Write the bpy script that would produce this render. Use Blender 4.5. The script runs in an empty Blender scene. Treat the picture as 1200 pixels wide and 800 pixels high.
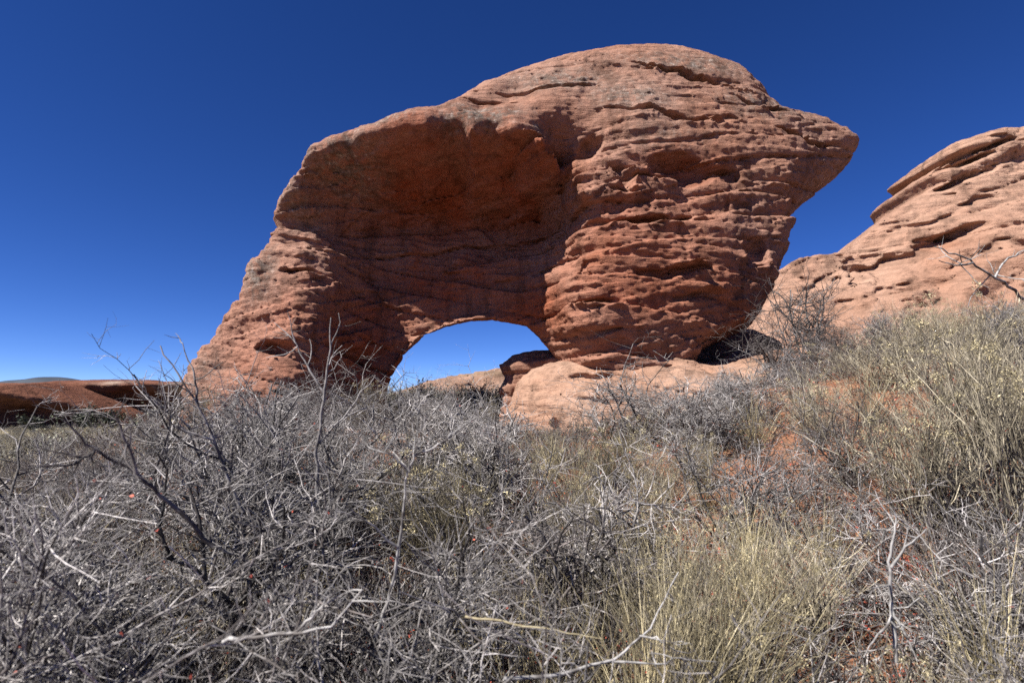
import bpy, math, random
import numpy as np

# ------------------------------------------------------------------ camera, sky, sun, exposure
SC = bpy.context.scene
COL = SC.collection
FPX, CX, CY = 667.0, 600.0, 400.0            # focal length in pixels of the 1200 x 800 photograph
PITCH = math.radians(6.2)
CAM = (0.0, 0.0, 1.1)

cam_data = bpy.data.cameras.new('camera')
cam_data.sensor_width = 36.0
cam_data.lens = 36.0 * FPX / 1200.0
cam_data.clip_start = 0.05
cam_data.clip_end = 60000.0
cam_data.dof.use_dof = True
cam_data.dof.focus_distance = 7.0
cam_data.dof.aperture_fstop = 3.5
cam = bpy.data.objects.new('camera', cam_data)
cam.location = CAM
cam.rotation_euler = (math.radians(90) + PITCH, 0, 0)
COL.objects.link(cam)
SC.camera = cam

SUN_EL = math.radians(47.0)
SUN_AZ = math.radians(-122.0)                # from +Y (view direction) towards +X; negative = left, past 90 = behind
world = bpy.data.worlds.new('World')
SC.world = world
world.use_nodes = True
wn = world.node_tree
sky = wn.nodes.new('ShaderNodeTexSky')
sky.sky_type = 'NISHITA'
sky.sun_disc = False
sky.sun_elevation = SUN_EL
sky.sun_rotation = SUN_AZ
sky.altitude = 2500
sky.air_density = 0.5
sky.dust_density = 0.0
sky.ozone_density = 3.0
hsv = wn.nodes.new('ShaderNodeHueSaturation')
hsv.inputs['Saturation'].default_value = 1.25
hsv.inputs['Hue'].default_value = 0.516
bgn = wn.nodes['Background']
wn.links.new(sky.outputs[0], hsv.inputs['Color'])
wn.links.new(hsv.outputs[0], bgn.inputs[0])
bgn.inputs[1].default_value = 0.074

sun_data = bpy.data.lights.new('sun', 'SUN')
sun_data.energy = 5.0
sun_data.angle = math.radians(0.53)
sun_data.color = (1.0, 0.955, 0.88)
sun = bpy.data.objects.new('sun', sun_data)
sun.rotation_euler = (math.pi / 2 - SUN_EL, 0, math.pi - SUN_AZ)
sun.location = (-20, -12, 25)
COL.objects.link(sun)

vs = SC.view_settings
vs.view_transform = 'Standard'
vs.look = 'None'
vs.exposure = 1.16
vs.gamma = 1.0
vs.use_curve_mapping = False
SC.cycles.max_bounces = 4
SC.cycles.diffuse_bounces = 3
SC.cycles.glossy_bounces = 2
SC.cycles.transparent_max_bounces = 4
SC.cycles.use_denoising = False

# ------------------------------------------------------------------ helpers
def tag(o, label=None, cat=None, group=None, kind=None):
    if label: o['label'] = label
    if cat: o['category'] = cat
    if group: o['group'] = group
    if kind: o['kind'] = kind
    return o

def at(px, py, Y):
    """world point on the plane y = Y that stands behind a pixel of the photograph"""
    u = (px - CX) / FPX
    w = (CY - py) / FPX
    t = Y / (math.cos(PITCH) - w * math.sin(PITCH))
    return u * t, Y, CAM[2] + t * (math.sin(PITCH) + w * math.cos(PITCH))

_rs = np.random.RandomState(7)
PERM = _rs.permutation(256).astype(np.int32)
GRAD = _rs.normal(size=(256, 3)).astype(np.float32)
GRAD /= np.linalg.norm(GRAD, axis=1)[:, None]

def _perlin(x, y, z):
    xi = np.floor(x); yi = np.floor(y); zi = np.floor(z)
    xf = (x - xi).astype(np.float32); yf = (y - yi).astype(np.float32); zf = (z - zi).astype(np.float32)
    xi = xi.astype(np.int32); yi = yi.astype(np.int32); zi = zi.astype(np.int32)
    u = xf * xf * xf * (xf * (xf * 6 - 15) + 10)
    v = yf * yf * yf * (yf * (yf * 6 - 15) + 10)
    w = zf * zf * zf * (zf * (zf * 6 - 15) + 10)
    out = np.zeros_like(xf)
    for a in (0, 1):
        pa = PERM[(xi + a) & 255]
        wa = u if a else 1 - u
        for b in (0, 1):
            pb = PERM[(pa + yi + b) & 255]
            wb = v if b else 1 - v
            for c in (0, 1):
                g = GRAD[PERM[(pb + zi + c) & 255]]
                wc = w if c else 1 - w
                out += wa * wb * wc * (g[:, 0] * (xf - a) + g[:, 1] * (yf - b) + g[:, 2] * (zf - c))
    return out * 1.6

def perlin(x, y, z):
    x, y, z = np.broadcast_arrays(x, y, z)
    sh = x.shape
    x = x.ravel().astype(np.float32); y = y.ravel().astype(np.float32); z = z.ravel().astype(np.float32)
    out = np.empty(x.size, np.float32)
    for i in range(0, x.size, 60000):
        s = slice(i, i + 60000)
        out[s] = _perlin(x[s], y[s], z[s])
    return out.reshape(sh)

def sstep(t):
    t = np.clip(t, 0, 1)
    return t * t * (3 - 2 * t)

def mesh_obj(name, verts, faces, mat, loc=(0, 0, 0), parent=None, smooth=True, attrs=None, link=True):
    """faces: (n,3) or (n,4) int array"""
    me = bpy.data.meshes.new(name)
    verts = np.asarray(verts, np.float32)
    faces = np.asarray(faces, np.int32)
    k = faces.shape[1]
    me.vertices.add(len(verts)); me.vertices.foreach_set('co', verts.ravel())
    me.loops.add(faces.size); me.loops.foreach_set('vertex_index', faces.ravel())
    me.polygons.add(len(faces))
    me.polygons.foreach_set('loop_start', np.arange(0, faces.size, k, dtype=np.int32))
    me.polygons.foreach_set('loop_total', np.full(len(faces), k, np.int32))
    if smooth:
        me.polygons.foreach_set('use_smooth', np.ones(len(faces), bool))
    for an, av in (attrs or {}).items():
        at_ = me.attributes.new(an, 'FLOAT', 'POINT')
        at_.data.foreach_set('value', np.asarray(av, np.float32))
    me.update(calc_edges=True)
    if mat: me.materials.append(mat)
    o = bpy.data.objects.new(name, me)
    o.location = loc
    if link: COL.objects.link(o)
    if parent: o.parent = parent
    return o

# ------------------------------------------------------------------ materials
class NT:
    def __init__(s, name):
        s.m = bpy.data.materials.new(name)
        s.m.use_nodes = True
        s.t = s.m.node_tree
        s.bsdf = s.t.nodes['Principled BSDF']
        s.bsdf.inputs['Specular IOR Level'].default_value = 0.15
        s.bsdf.inputs['Roughness'].default_value = 0.9
    def n(s, typ, **kw):
        nd = s.t.nodes.new(typ)
        for k, v in kw.items():
            if k.startswith('i_'):
                nd.inputs[k[2:].replace('_', ' ')].default_value = v
            else:
                setattr(nd, k, v)
        return nd
    def l(s, a, b):
        s.t.links.new(a, b)
    def noise(s, vec, scale, detail=4, rough=0.6, dist=0.0):
        nd = s.n('ShaderNodeTexNoise')
        nd.inputs['Scale'].default_value = scale
        nd.inputs['Detail'].default_value = detail
        nd.inputs['Roughness'].default_value = rough
        nd.inputs['Distortion'].default_value = dist
        if vec is not None: s.l(vec, nd.inputs['Vector'])
        return nd.outputs['Fac']
    def ramp(s, fac, stops):
        nd = s.n('ShaderNodeValToRGB')
        el = nd.color_ramp.elements
        while len(el) < len(stops): el.new(0.5)
        for e, (p, c) in zip(el, stops):
            e.position = p
            e.color = (c[0], c[1], c[2], 1) if not isinstance(c, float) else (c, c, c, 1)
        s.l(fac, nd.inputs[0])
        return nd.outputs[0]
    def mix(s, fac, a, b, mode='MIX'):
        nd = s.n('ShaderNodeMix', data_type='RGBA', blend_type=mode)
        for sock, v in ((nd.inputs[0], fac), (nd.inputs[6], a), (nd.inputs[7], b)):
            if hasattr(v, 'is_output'): s.l(v, sock)
            elif isinstance(v, (tuple, list)): sock.default_value = (v[0], v[1], v[2], 1)
            else: sock.default_value = v
        return nd.outputs[2]
    def math(s, op, a, b=0.0):
        nd = s.n('ShaderNodeMath', operation=op)
        for i, v in enumerate((a, b)):
            if hasattr(v, 'is_output'): s.l(v, nd.inputs[i])
            else: nd.inputs[i].default_value = v
        return nd.outputs[0]
    def bump(s, height, dist, strength=1.0, prev=None):
        nd = s.n('ShaderNodeBump')
        nd.inputs['Distance'].default_value = dist
        nd.inputs['Strength'].default_value = strength
        s.l(height, nd.inputs['Height'])
        if prev is not None: s.l(prev, nd.inputs['Normal'])
        return nd.outputs[0]

def sandstone(name, light, dark, red, k=1.0, band=0.7):
    """bedded red sandstone: k scales the pattern (1 = near rock, smaller = far rock)"""
    m = NT(name)
    co = m.n('ShaderNodeTexCoord').outputs['Object']
    mp = m.n('ShaderNodeMapping'); mp.inputs['Scale'].default_value = (0.5 * k, 0.5 * k, 7.0 * k)
    mp.inputs['Rotation'].default_value = (0.03, 0.07, 0)
    m.l(co, mp.inputs[0])
    big = m.noise(co, 0.55 * k, 3, 0.6)
    col = m.ramp(big, [(0.3, dark), (0.68, light)])
    bands = m.noise(mp.outputs[0], 1.6, 4, 0.65)
    bcol = m.ramp(bands, [(0.3, 0.62), (0.48, 0.98), (0.62, 1.05), (0.75, 0.80)])
    col = m.mix(band, col, bcol, 'MULTIPLY')
    mid = m.noise(co, 5.0 * k, 4, 0.7)
    mcol = m.ramp(mid, [(0.3, 0.72), (0.55, 1.0), (0.75, 1.12)])
    col = m.mix(0.75, col, mcol, 'MULTIPLY')
    at_t = m.n('ShaderNodeAttribute', attribute_name='tint_and_shade').outputs['Fac']
    tint_fac = m.math('MULTIPLY', at_t, m.ramp(m.noise(co, 1.8 * k, 3, 0.65), [(0.25, 0.35), (0.7, 1.0)]))
    col = m.mix(tint_fac, col, red)  # tint colour over the rock; in the arch alcove it carries painted shade
    at_l = m.n('ShaderNodeAttribute', attribute_name='lichen').outputs['Fac']
    lic = m.math('MULTIPLY', at_l, m.ramp(m.noise(co, 6.0 * k, 5, 0.72), [(0.38, 0.0), (0.56, 1.0)]))
    lcol = m.ramp(m.noise(co, 14 * k, 2, 0.6), [(0.35, (0.085, 0.07, 0.06)), (0.6, (0.20, 0.17, 0.145)), (0.72, (0.42, 0.39, 0.36))])
    col = m.mix(lic, col, lcol)
    mp3 = m.n('ShaderNodeMapping'); mp3.inputs['Scale'].default_value = (2.4 * k, 2.4 * k, 0.32 * k)
    m.l(co, mp3.inputs[0])
    stk = m.ramp(m.noise(mp3.outputs[0], 1.3, 4, 0.7), [(0.50, 1.0), (0.64, 0.50)])
    col = m.mix(0.8, col, stk, 'MULTIPLY')
    spk = m.ramp(m.noise(co, 55 * k, 2, 0.7), [(0.28, 0.62), (0.45, 1.0), (0.8, 1.1)])
    col = m.mix(0.7, col, spk, 'MULTIPLY')
    m.l(col, m.bsdf.inputs['Base Color'])
    mp2 = m.n('ShaderNodeMapping'); mp2.inputs['Scale'].default_value = (2.2 * k, 2.2 * k, 13.0 * k)
    m.l(co, mp2.inputs[0])
    b2 = m.noise(mp2.outputs[0], 1.7, 5, 0.72)
    hgt = m.math('ADD', b2, m.math('MULTIPLY', m.noise(co, 30 * k, 4, 0.75), 0.42))
    vm = m.n('ShaderNodeMapping'); vm.inputs['Scale'].default_value = (2.6 * k, 2.6 * k, 8.5 * k); vm.inputs['Rotation'].default_value = (0.05, -0.12, 0)
    wv = m.n('ShaderNodeMix', data_type='VECTOR'); wv.inputs[0].default_value = 0.12 / k
    ns = m.n('ShaderNodeTexNoise'); ns.inputs['Scale'].default_value = 3.5 * k; ns.inputs['Detail'].default_value = 2
    m.l(co, ns.inputs['Vector']); m.l(co, wv.inputs[4]); m.l(ns.outputs['Color'], wv.inputs[5])
    m.l(wv.outputs[1], vm.inputs[0])
    vo = m.n('ShaderNodeTexVoronoi'); vo.inputs['Scale'].default_value = 1.0
    m.l(vm.outputs[0], vo.inputs['Vector'])
    sp = m.n('ShaderNodeSeparateColor'); m.l(vo.outputs['Color'], sp.inputs[0])
    led = m.n('ShaderNodeAttribute', attribute_name='ledge').outputs['Fac']
    blk = m.math('MULTIPLY', m.math('MULTIPLY', sp.outputs[0], led), 0.55)
    b3 = m.bump(m.math('ADD', hgt, blk), 0.06 / k, 0.85)
    m.l(b3, m.bsdf.inputs['Normal'])
    m.bsdf.inputs['Specular IOR Level'].default_value = 0.08
    return m.m

def plant_mat(name, c1, c2, scale=60.0, c3=None, trans=0.0, rough=0.65, spec=0.3):
    m = NT(name)
    co = m.n('ShaderNodeTexCoord').outputs['Object']
    oi = m.n('ShaderNodeObjectInfo').outputs['Random']
    f = m.noise(co, scale, 1, 0.7)
    f2 = m.noise(co, 5.0, 1, 0.6)
    f = m.math('ADD', m.math('MULTIPLY', f, 0.5), m.math('MULTIPLY', f2, 0.5))
    col = m.ramp(f, [(0.36, c1), (0.62, c2)])
    if c3: 
        col = m.mix(m.ramp(m.noise(co, 17.0, 1, 0.6), [(0.52, 0.0), (0.62, 1.0)]), col, c3)
    isl = m.n('ShaderNodeNewGeometry').outputs['Random Per Island']
    br = m.math('MULTIPLY', m.math('ADD', m.math('MULTIPLY', oi, 0.5), 0.75), m.ramp(isl, [(0.0, 0.30), (0.45, 0.72), (0.8, 1.15), (1.0, 1.9)]))
    cb = m.n('ShaderNodeCombineColor')
    for i in range(3): m.l(br, cb.inputs[i])
    col = m.mix(1.0, col, cb.outputs[0], 'MULTIPLY')
    m.l(col, m.bsdf.inputs['Base Color'])
    m.bsdf.inputs['Roughness'].default_value = rough
    m.bsdf.inputs['Specular IOR Level'].default_value = spec
    return m.m

M = {}
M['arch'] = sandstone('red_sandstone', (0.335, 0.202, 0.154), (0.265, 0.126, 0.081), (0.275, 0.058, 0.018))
M['pedestal'] = sandstone('salmon_sandstone', (0.39, 0.255, 0.19), (0.32, 0.175, 0.115), (0.27, 0.09, 0.035), 1.1, 0.4)
M['outcrop'] = sandstone('pale_sandstone', (0.375, 0.235, 0.172), (0.295, 0.16, 0.108), (0.27, 0.11, 0.06), 0.6, 0.95)
M['mesa'] = sandstone('far_sandstone', (0.20, 0.088, 0.056), (0.125, 0.05, 0.031), (0.34, 0.27, 0.22), 0.12, 0.7)
M['hill'] = sandstone('pink_sandstone', (0.36, 0.235, 0.175), (0.27, 0.155, 0.105), (0.17, 0.13, 0.085), 0.2, 0.7)

def soil_material():
    m = NT('red_soil')
    co = m.n('ShaderNodeTexCoord').outputs['Object']
    a = m.ramp(m.noise(co, 0.9, 3, 0.65), [(0.3, (0.20, 0.08, 0.042)), (0.7, (0.31, 0.15, 0.088))])
    a = m.mix(0.8, a, m.ramp(m.noise(co, 38, 4, 0.75), [(0.3, 0.55), (0.55, 1.0), (0.75, 1.15)]), 'MULTIPLY')
    # litter of grey twigs and straw on the sand
    lit = m.ramp(m.noise(co, 7.0, 5, 0.78), [(0.47, 0.0), (0.58, 1.0)])
    lc = m.ramp(m.noise(co, 90, 3, 0.6), [(0.35, (0.05, 0.04, 0.033)), (0.6, (0.18, 0.14, 0.105))])
    a = m.mix(m.math('MULTIPLY', lit, 0.7), a, lc)
    # far off, low plants close over the sand
    cov = m.n('ShaderNodeAttribute', attribute_name='cover').outputs['Fac']
    veg = m.ramp(m.noise(co, 0.8, 8, 0.8), [(0.36, (0.13, 0.105, 0.07)), (0.5, (0.25, 0.22, 0.14)), (0.6, (0.17, 0.17, 0.11)), (0.72, (0.33, 0.19, 0.11))])
    a = m.mix(cov, a, veg)
    m.l(a, m.bsdf.inputs['Base Color'])
    b = m.bump(m.noise(co, 12, 7, 0.75), 0.04, 0.8)
    m.l(b, m.bsdf.inputs['Normal'])
    return m.m
M['soil'] = soil_material()
M['mountain'] = plant_mat('haze_blue_forest', (0.028, 0.038, 0.052), (0.055, 0.068, 0.088), 0.004)  # dark forest tone with the blue of distant haze painted in
M['grey_bark'] = plant_mat('grey_bark', (0.06, 0.052, 0.05), (0.30, 0.28, 0.272), 45, (0.084, 0.071, 0.067))
M['grey_twig'] = plant_mat('grey_twig', (0.075, 0.066, 0.063), (0.39, 0.365, 0.355), 60)
M['dark_bark'] = plant_mat('dark_bark', (0.038, 0.031, 0.029), (0.126, 0.109, 0.105), 45, (0.218, 0.202, 0.197))
M['dark_twig'] = plant_mat('dark_twig', (0.046, 0.038, 0.035), (0.160, 0.139, 0.134), 50)
M['bleached'] = plant_mat('bleached_wood', (0.16, 0.15, 0.145), (0.42, 0.405, 0.395), 40, (0.09, 0.08, 0.075))
M['straw_stem'] = plant_mat('straw_stem', (0.18, 0.15, 0.105), (0.46, 0.405, 0.30), 40)
M['olive_stem'] = plant_mat('olive_stem', (0.085, 0.07, 0.045), (0.21, 0.18, 0.115), 40)
M['sage_leaf'] = plant_mat('sage_leaf', (0.118, 0.122, 0.084), (0.252, 0.252, 0.193), 30)
M['seed_head'] = plant_mat('seed_head', (0.22, 0.18, 0.10), (0.40, 0.345, 0.21), 50)
M['dry_grass'] = plant_mat('dry_grass', (0.26, 0.21, 0.115), (0.50, 0.435, 0.28), 30)
M['red_leaf'] = plant_mat('red_leaf', (0.185, 0.025, 0.017), (0.353, 0.084, 0.050), 50)
M['brown_leaf'] = plant_mat('brown_leaf', (0.168, 0.067, 0.034), (0.336, 0.176, 0.101), 50)
M['juniper'] = plant_mat('juniper_leaf', (0.025, 0.034, 0.021), (0.063, 0.071, 0.042), 4)
M['green_leaf'] = plant_mat('green_leaf', (0.059, 0.071, 0.038), (0.143, 0.155, 0.097), 30)

# ------------------------------------------------------------------ ground
def ground_z(x, y):
    x = np.asarray(x, np.float64); y = np.asarray(y, np.float64)
    z = 0.72 * sstep((y - 2.3) / 6.0) * sstep((x + 7.5) / 3.5)
    z = z + 1.15 * sstep((x - 0.3) / 5.2) * sstep((y + 1.0) / 7.0)
    z = z + 1.0 * sstep((x - 5.0) / 9.0) * sstep((y - 5.0) / 10.0)
    far = sstep((y - 11.5) / 40.0) * sstep((14 - x + np.maximum(y - 17, 0)) / 12.0)
    left = sstep((-x - 4.0) / 20.0)
    f = np.maximum(far, left)
    z = z * (1 - f) + (-2.7) * f
    r = np.hypot(x, y)
    z = z + 0.07 * perlin(x * 0.6, y * 0.6, 0 * x + 3.1) * np.clip(r / 2, 0.3, 1) + 0.035 * perlin(x * 1.9, y * 1.9, 0 * x + 9.1)
    return z

def gz(x, y):
    return float(ground_z(np.array([x]), np.array([y]))[0])

NR, NA = 250, 560
rad = 0.15 * (14500 / 0.15) ** (np.arange(NR) / (NR - 1))
ang = np.linspace(0, 2 * np.pi, NA, endpoint=False)
RR, AA = np.meshgrid(rad, ang, indexing='ij')
gx = RR * np.sin(AA); gy = RR * np.cos(AA)
gzv = ground_z(gx.ravel(), gy.ravel())
gv = np.stack([gx.ravel(), gy.ravel(), gzv], 1)
gv = np.vstack([gv, [[0, 0, gz(0, 0)]]])
ii, jj = np.meshgrid(np.arange(NR - 1), np.arange(NA), indexing='ij')
a0 = ii * NA + jj; a1 = ii * NA + (jj + 1) % NA
gf = np.stack([a0, a0 + NA, a1 + NA, a1], -1).reshape(-1, 4)
cap = np.stack([np.full(NA, NR * NA), np.arange(NA), (np.arange(NA) + 1) % NA], 1)
gf = np.vstack([gf, np.stack([cap[:, 0], cap[:, 1], cap[:, 2], cap[:, 2]], 1)[:0]])
cover = 0.9 * sstep((np.hypot(gv[:, 0], gv[:, 1]) - 14) / 30)
ground = mesh_obj('ground', gv, gf, M['soil'], attrs={'cover': cover})
tag(ground, 'red sandy soil rising to the right under the dry shrubs', None, None, 'structure')

# ------------------------------------------------------------------ rock builder (implicit surface -> quads)
def surface_nets(F, o, h):
    S = F > 0
    nx, ny, nz = F.shape
    c = S[:-1, :-1, :-1].astype(np.int8)
    tot = np.zeros((nx - 1, ny - 1, nz - 1), np.int8)
    for a in (0, 1):
        for b in (0, 1):
            for d in (0, 1):
                tot += S[a:nx - 1 + a, b:ny - 1 + b, d:nz - 1 + d]
    mix = (tot > 0) & (tot < 8)
    idx = np.full(mix.shape, -1, np.int32)
    cells = np.argwhere(mix)
    idx[mix] = np.arange(len(cells), dtype=np.int32)
    pos = np.zeros((len(cells), 3), np.float32); cnt = np.zeros(len(cells), np.float32)
    cor = [(a, b, d) for a in (0, 1) for b in (0, 1) for d in (0, 1)]
    val = {q: F[cells[:, 0] + q[0], cells[:, 1] + q[1], cells[:, 2] + q[2]] for q in cor}
    for p in cor:
        for ax in range(3):
            if p[ax]: continue
            q = list(p); q[ax] = 1; q = tuple(q)
            va, vb = val[p], val[q]
            k = (va > 0) != (vb > 0)
            t = va[k] / (va[k] - vb[k])
            pp = np.tile(np.array(p, np.float32), (k.sum(), 1)); pp[:, ax] += t
            pos[k] += pp; cnt[k] += 1
    verts = (cells + pos / cnt[:, None]) * h + np.array(o)
    faces = []
    for ax in range(3):
        sl0 = [slice(None)] * 3; sl1 = [slice(None)] * 3
        sl0[ax] = slice(0, -1); sl1[ax] = slice(1, None)
        ch = S[tuple(sl0)] != S[tuple(sl1)]
        e = np.argwhere(ch)
        b, d = [(1, 2), (2, 0), (0, 1)][ax]
        ok = (e[:, b] > 0) & (e[:, d] > 0) & (e[:, b] < F.shape[b] - 1) & (e[:, d] < F.shape[d] - 1)
        e = e[ok]
        def cell(db, dd):
            q = e.copy(); q[:, b] -= db; q[:, d] -= dd
            return idx[q[:, 0], q[:, 1], q[:, 2]]
        quad = np.stack([cell(1, 1), cell(0, 1), cell(0, 0), cell(1, 0)], 1)
        ins = S[e[:, 0], e[:, 1], e[:, 2]]
        quad[~ins] = quad[~ins][:, ::-1]
        faces.append(quad)
    return verts, np.vstack(faces)

def poly_sd(X, Z, P):
    """signed distance to a closed polygon, negative inside"""
    d2 = np.full(X.shape, 1e18); ins = np.zeros(X.shape, bool)
    n = len(P)
    for i in range(n):
        ax_, az_ = P[i]; bx, bz = P[(i + 1) % n]
        ex, ez = bx - ax_, bz - az_
        wx, wz = X - ax_, Z - az_
        t = np.clip((wx * ex + wz * ez) / (ex * ex + ez * ez + 1e-12), 0, 1)
        d2 = np.minimum(d2, (wx - ex * t) ** 2 + (wz - ez * t) ** 2)
        c = ((az_ > Z) != (bz > Z)) & (X < (bx - ax_) * (Z - az_) / (bz - az_ + 1e-12) + ax_)
        ins ^= c
    d = np.sqrt(d2)
    return np.where(ins, -d, d)

def rbf(X, Z, pts, vals):
    pts = np.array(pts); vals = np.array(vals)
    n = len(pts)
    D = np.linalg.norm(pts[:, None] - pts[None], axis=2)
    A = np.zeros((n + 1, n + 1)); A[:n, :n] = D; A[n, :n] = 1; A[:n, n] = 1
    A[:n, :n] += -np.eye(n) * 0.01 * D.mean()
    w = np.linalg.solve(A, np.append(vals, 0))
    out = np.full(X.shape, w[n])
    for i in range(n):
        out += w[i] * np.hypot(X - pts[i, 0], Z - pts[i, 1])
    return out

def spots(X, Z, lst, Y, s=1.0):
    """smooth mask from (px, py, rx, ry, weight) ellipses"""
    out = np.zeros(X.shape)
    for px, py, rx, ry, d, w in lst:
        x, _, z = at(px, py, Y - d)
        k = (Y - d) / FPX
        q = ((X - x) / (rx * k)) ** 2 + ((Z - z) / (ry * k)) ** 2
        out = np.maximum(out, w * np.exp(-q * 1.2))
    return out

def hash3(i, j, k):
    h = PERM[i.astype(np.int32) & 255]
    h = PERM[(h + j.astype(np.int32)) & 255]
    h = PERM[(h + k.astype(np.int32)) & 255]
    return h.astype(np.float32) / 127.5 - 1.0

def ledges(x, y, z, t, seed, dip=0.05):
    """bedding relief: broken beds of thickness about t, each block standing out or back by its own amount"""
    s = 1.0 / t
    s5 = s ** 0.5
    n1 = perlin(x * 0.20 * s5 + seed, y * 0.20 * s5, z * 0.32 * s5)
    n2 = perlin(x * 0.55 * s5 + 17, y * 0.55 * s5 + seed, z * 0.8 * s5)
    n3 = perlin(x * 0.3 + seed, y * 0.3, z * 0.3)
    st = np.floor((z + 0.06 * x + 0.25 * n3) / 1.05 / max(1.0, t / 0.36) + seed)
    dp = dip + 0.38 * hash3(st, st * 0 + 5, st * 0 + 2)
    w = (z + dp * x + 0.5 * dp * y) * s + 0.5 * n1 * min(1.0, 0.5 + t) + 0.18 * n2
    i = np.floor(w); f = w - i
    # blocks along the bed
    bl = 0.24 * s * (0.7 + 0.6 * (hash3(i, i * 0 + 3, i * 0 + 7) * .5 + .5))
    bx = x * bl + 0.6 * n2 + hash3(i, i * 0, i * 0 + 1) * 4
    by = y * bl + 0.6 * n1
    blk = hash3(i, np.floor(bx), np.floor(by))
    p = perlin(x * 0.35 * s5 + i * 5.37, y * 0.35 * s5 + i * 2.1, i * 3.77 + seed)
    strong = np.clip(0.6 + 0.9 * n1 + 0.4 * n3, 0.12, 1.2)
    notch = np.abs(2 * f - 1) ** 12
    return np.clip(p * 1.3, -1, 1) * 0.6 + 0.38 * strong * blk - 0.8 * strong * notch + 0.30 * (f - 0.5)

def build_rock(name, mat, Y, outline, ctrl, h, back, seed, R=0.7, pits=(), beds=((0.3, 0.10), (0.1, 0.04)),
               rough=0.04, amp=None, tint_and_shade=(), lichen=(), front=2.2, zmin=None, dip=0.05, fine=0.012):
    P = np.array([at(p[0], p[1], Y - (p[3] if len(p) > 3 else 0))[::2] for p in outline])
    Rs = np.array([p[2] if len(p) > 2 else R for p in outline])
    x0, x1 = P[:, 0].min() - 0.35 - 3 * h, P[:, 0].max() + 0.35 + 3 * h
    z0, z1 = P[:, 1].min() - 0.3, P[:, 1].max() + 0.35 + 3 * h
    if zmin is not None: z0 = zmin
    y0, y1 = Y - front, Y + back + 0.5 + 3 * h
    gx = np.arange(x0, x1, h); gy = np.arange(y0, y1, h); gz_ = np.arange(z0, z1, h)
    X, Z = np.meshgrid(gx, gz_, indexing='ij')
    s = poly_sd(X, Z, P)
    wsum = np.zeros(X.shape); rsum = np.zeros(X.shape)
    for (px_, pz_), r in zip(P, Rs):
        w = 1 / ((X - px_) ** 2 + (Z - pz_) ** 2 + 0.02) ** 1.5
        wsum += w; rsum += w * r
    Rm = rsum / wsum
    cp = [at(c[0], c[1], Y - c[2])[::2] for c in ctrl]
    wk = Y / 9.5
    Xw = X + wk * (0.10 * perlin(X / wk * 1.3, Z / wk * 1.3 + seed, 0 * X) + 0.05 * perlin(X / wk * 3.1, Z / wk * 3.1 + seed, 0 * X))
    Zw = Z + wk * (0.07 * perlin(X / wk * 1.3 + 30, Z / wk * 1.3 + seed, 0 * X) + 0.04 * perlin(X / wk * 3.1 + 30, Z / wk * 3.1, 0 * X))
    D = rbf(Xw, Zw, cp, [c[2] for c in ctrl])
    for px, py, rx, ry, d, dep, *sl in pits:
        x, _, z = at(px, py, Y - d); k = (Y - d) / FPX
        Xq = Xw + 1.0 * (Xw - X); Zq = Zw + 0.8 * (Zw - Z)
        if sl: Zq = Zq - sl[0] * (Xq - x)
        q = ((Xq - x) / (rx * k)) ** 2 + ((Zq - z) / (ry * k * np.where(Zq > z, 0.7, 1.3))) ** 2
        D -= dep * np.clip(1.15 * (1 - q), 0, 1)
    t = np.clip(-s / Rm, 0, 1)
    g = np.sqrt(np.maximum(1 - (1 - t) ** 2, 0))
    yf = np.where(s < 0, Y - np.where(D > 0, g * D, D * np.clip(t * 6, 0, 1)), Y + s)
    gb = np.sqrt(np.maximum(1 - (1 - np.clip(-s / (1.2 * Rm), 0, 1)) ** 2, 0))
    yb = np.where(s < 0, Y + gb * back, Y - s)
    nf = np.maximum(1 / np.sqrt(1 + sum(q ** 2 for q in np.gradient(yf, h))), 0.36)
    nb = np.maximum(1 / np.sqrt(1 + sum(q ** 2 for q in np.gradient(yb, h))), 0.36)
    F = np.minimum((gy[None, :, None] - yf[:, None, :]) * nf[:, None, :], (yb[:, None, :] - gy[None, :, None]) * nb[:, None, :]).astype(np.float32)
    A = np.ones(X.shape) if amp is None else amp(X, Z)
    left = sum(b_[1] for b_ in beds) * 1.2 + rough * 1.5 + 2 * h
    ib = np.argwhere(np.abs(F) < left)
    rs = 1.0 / max(rough * 12, 1e-3)
    for q, (tb, ab) in enumerate(list(beds) + [(None, rough)]):
        fv = F[ib[:, 0], ib[:, 1], ib[:, 2]]
        keep = np.abs(fv) < left
        if q: keep &= (gy[ib[:, 1]] < Y + 0.35 * back)                  # the unseen back keeps its coarse relief
        ib = ib[keep]
        bx, by, bz = (g_[ib[:, k_]].astype(np.float32) for k_, g_ in enumerate((gx, gy, gz_)))
        if tb is None:
            d_ = rough * (perlin(bx * rs, by * rs, bz * rs * 1.6 + seed) + 0.5 * perlin(bx * rs * 2.1, by * rs * 2.1, bz * rs * 3.4 + seed))
            left -= rough * 1.5
        else:
            d_ = A[ib[:, 0], ib[:, 2]] * ab * ledges(bx, by, bz, tb, seed + 11.3 * q, dip)
            left -= ab * 1.2
        Wd = np.clip(0.15 - s[ib[:, 0], ib[:, 2]] / (0.5 * wk), 0.15, 1.0)
        F[ib[:, 0], ib[:, 1], ib[:, 2]] += np.where(d_ > 0, d_ * Wd, d_).astype(np.float32)
    F[:, :, 0] = -1; F[:, 0, :] = -1; F[:, -1, :] = -1; F[0] = -1; F[-1] = -1; F[:, :, -1] = -1
    V, Q = surface_nets(F, (gx[0], gy[0], gz_[0]), h)
    # drop loose crumbs: keep the largest connected shell
    lab = np.arange(len(V))
    for _ in range(400):
        m_ = lab[Q].min(axis=1)
        new = lab.copy()
        for k in range(4): np.minimum.at(new, Q[:, k], m_)
        new = new[new]
        if (new == lab).all(): break
        lab = new
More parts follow.
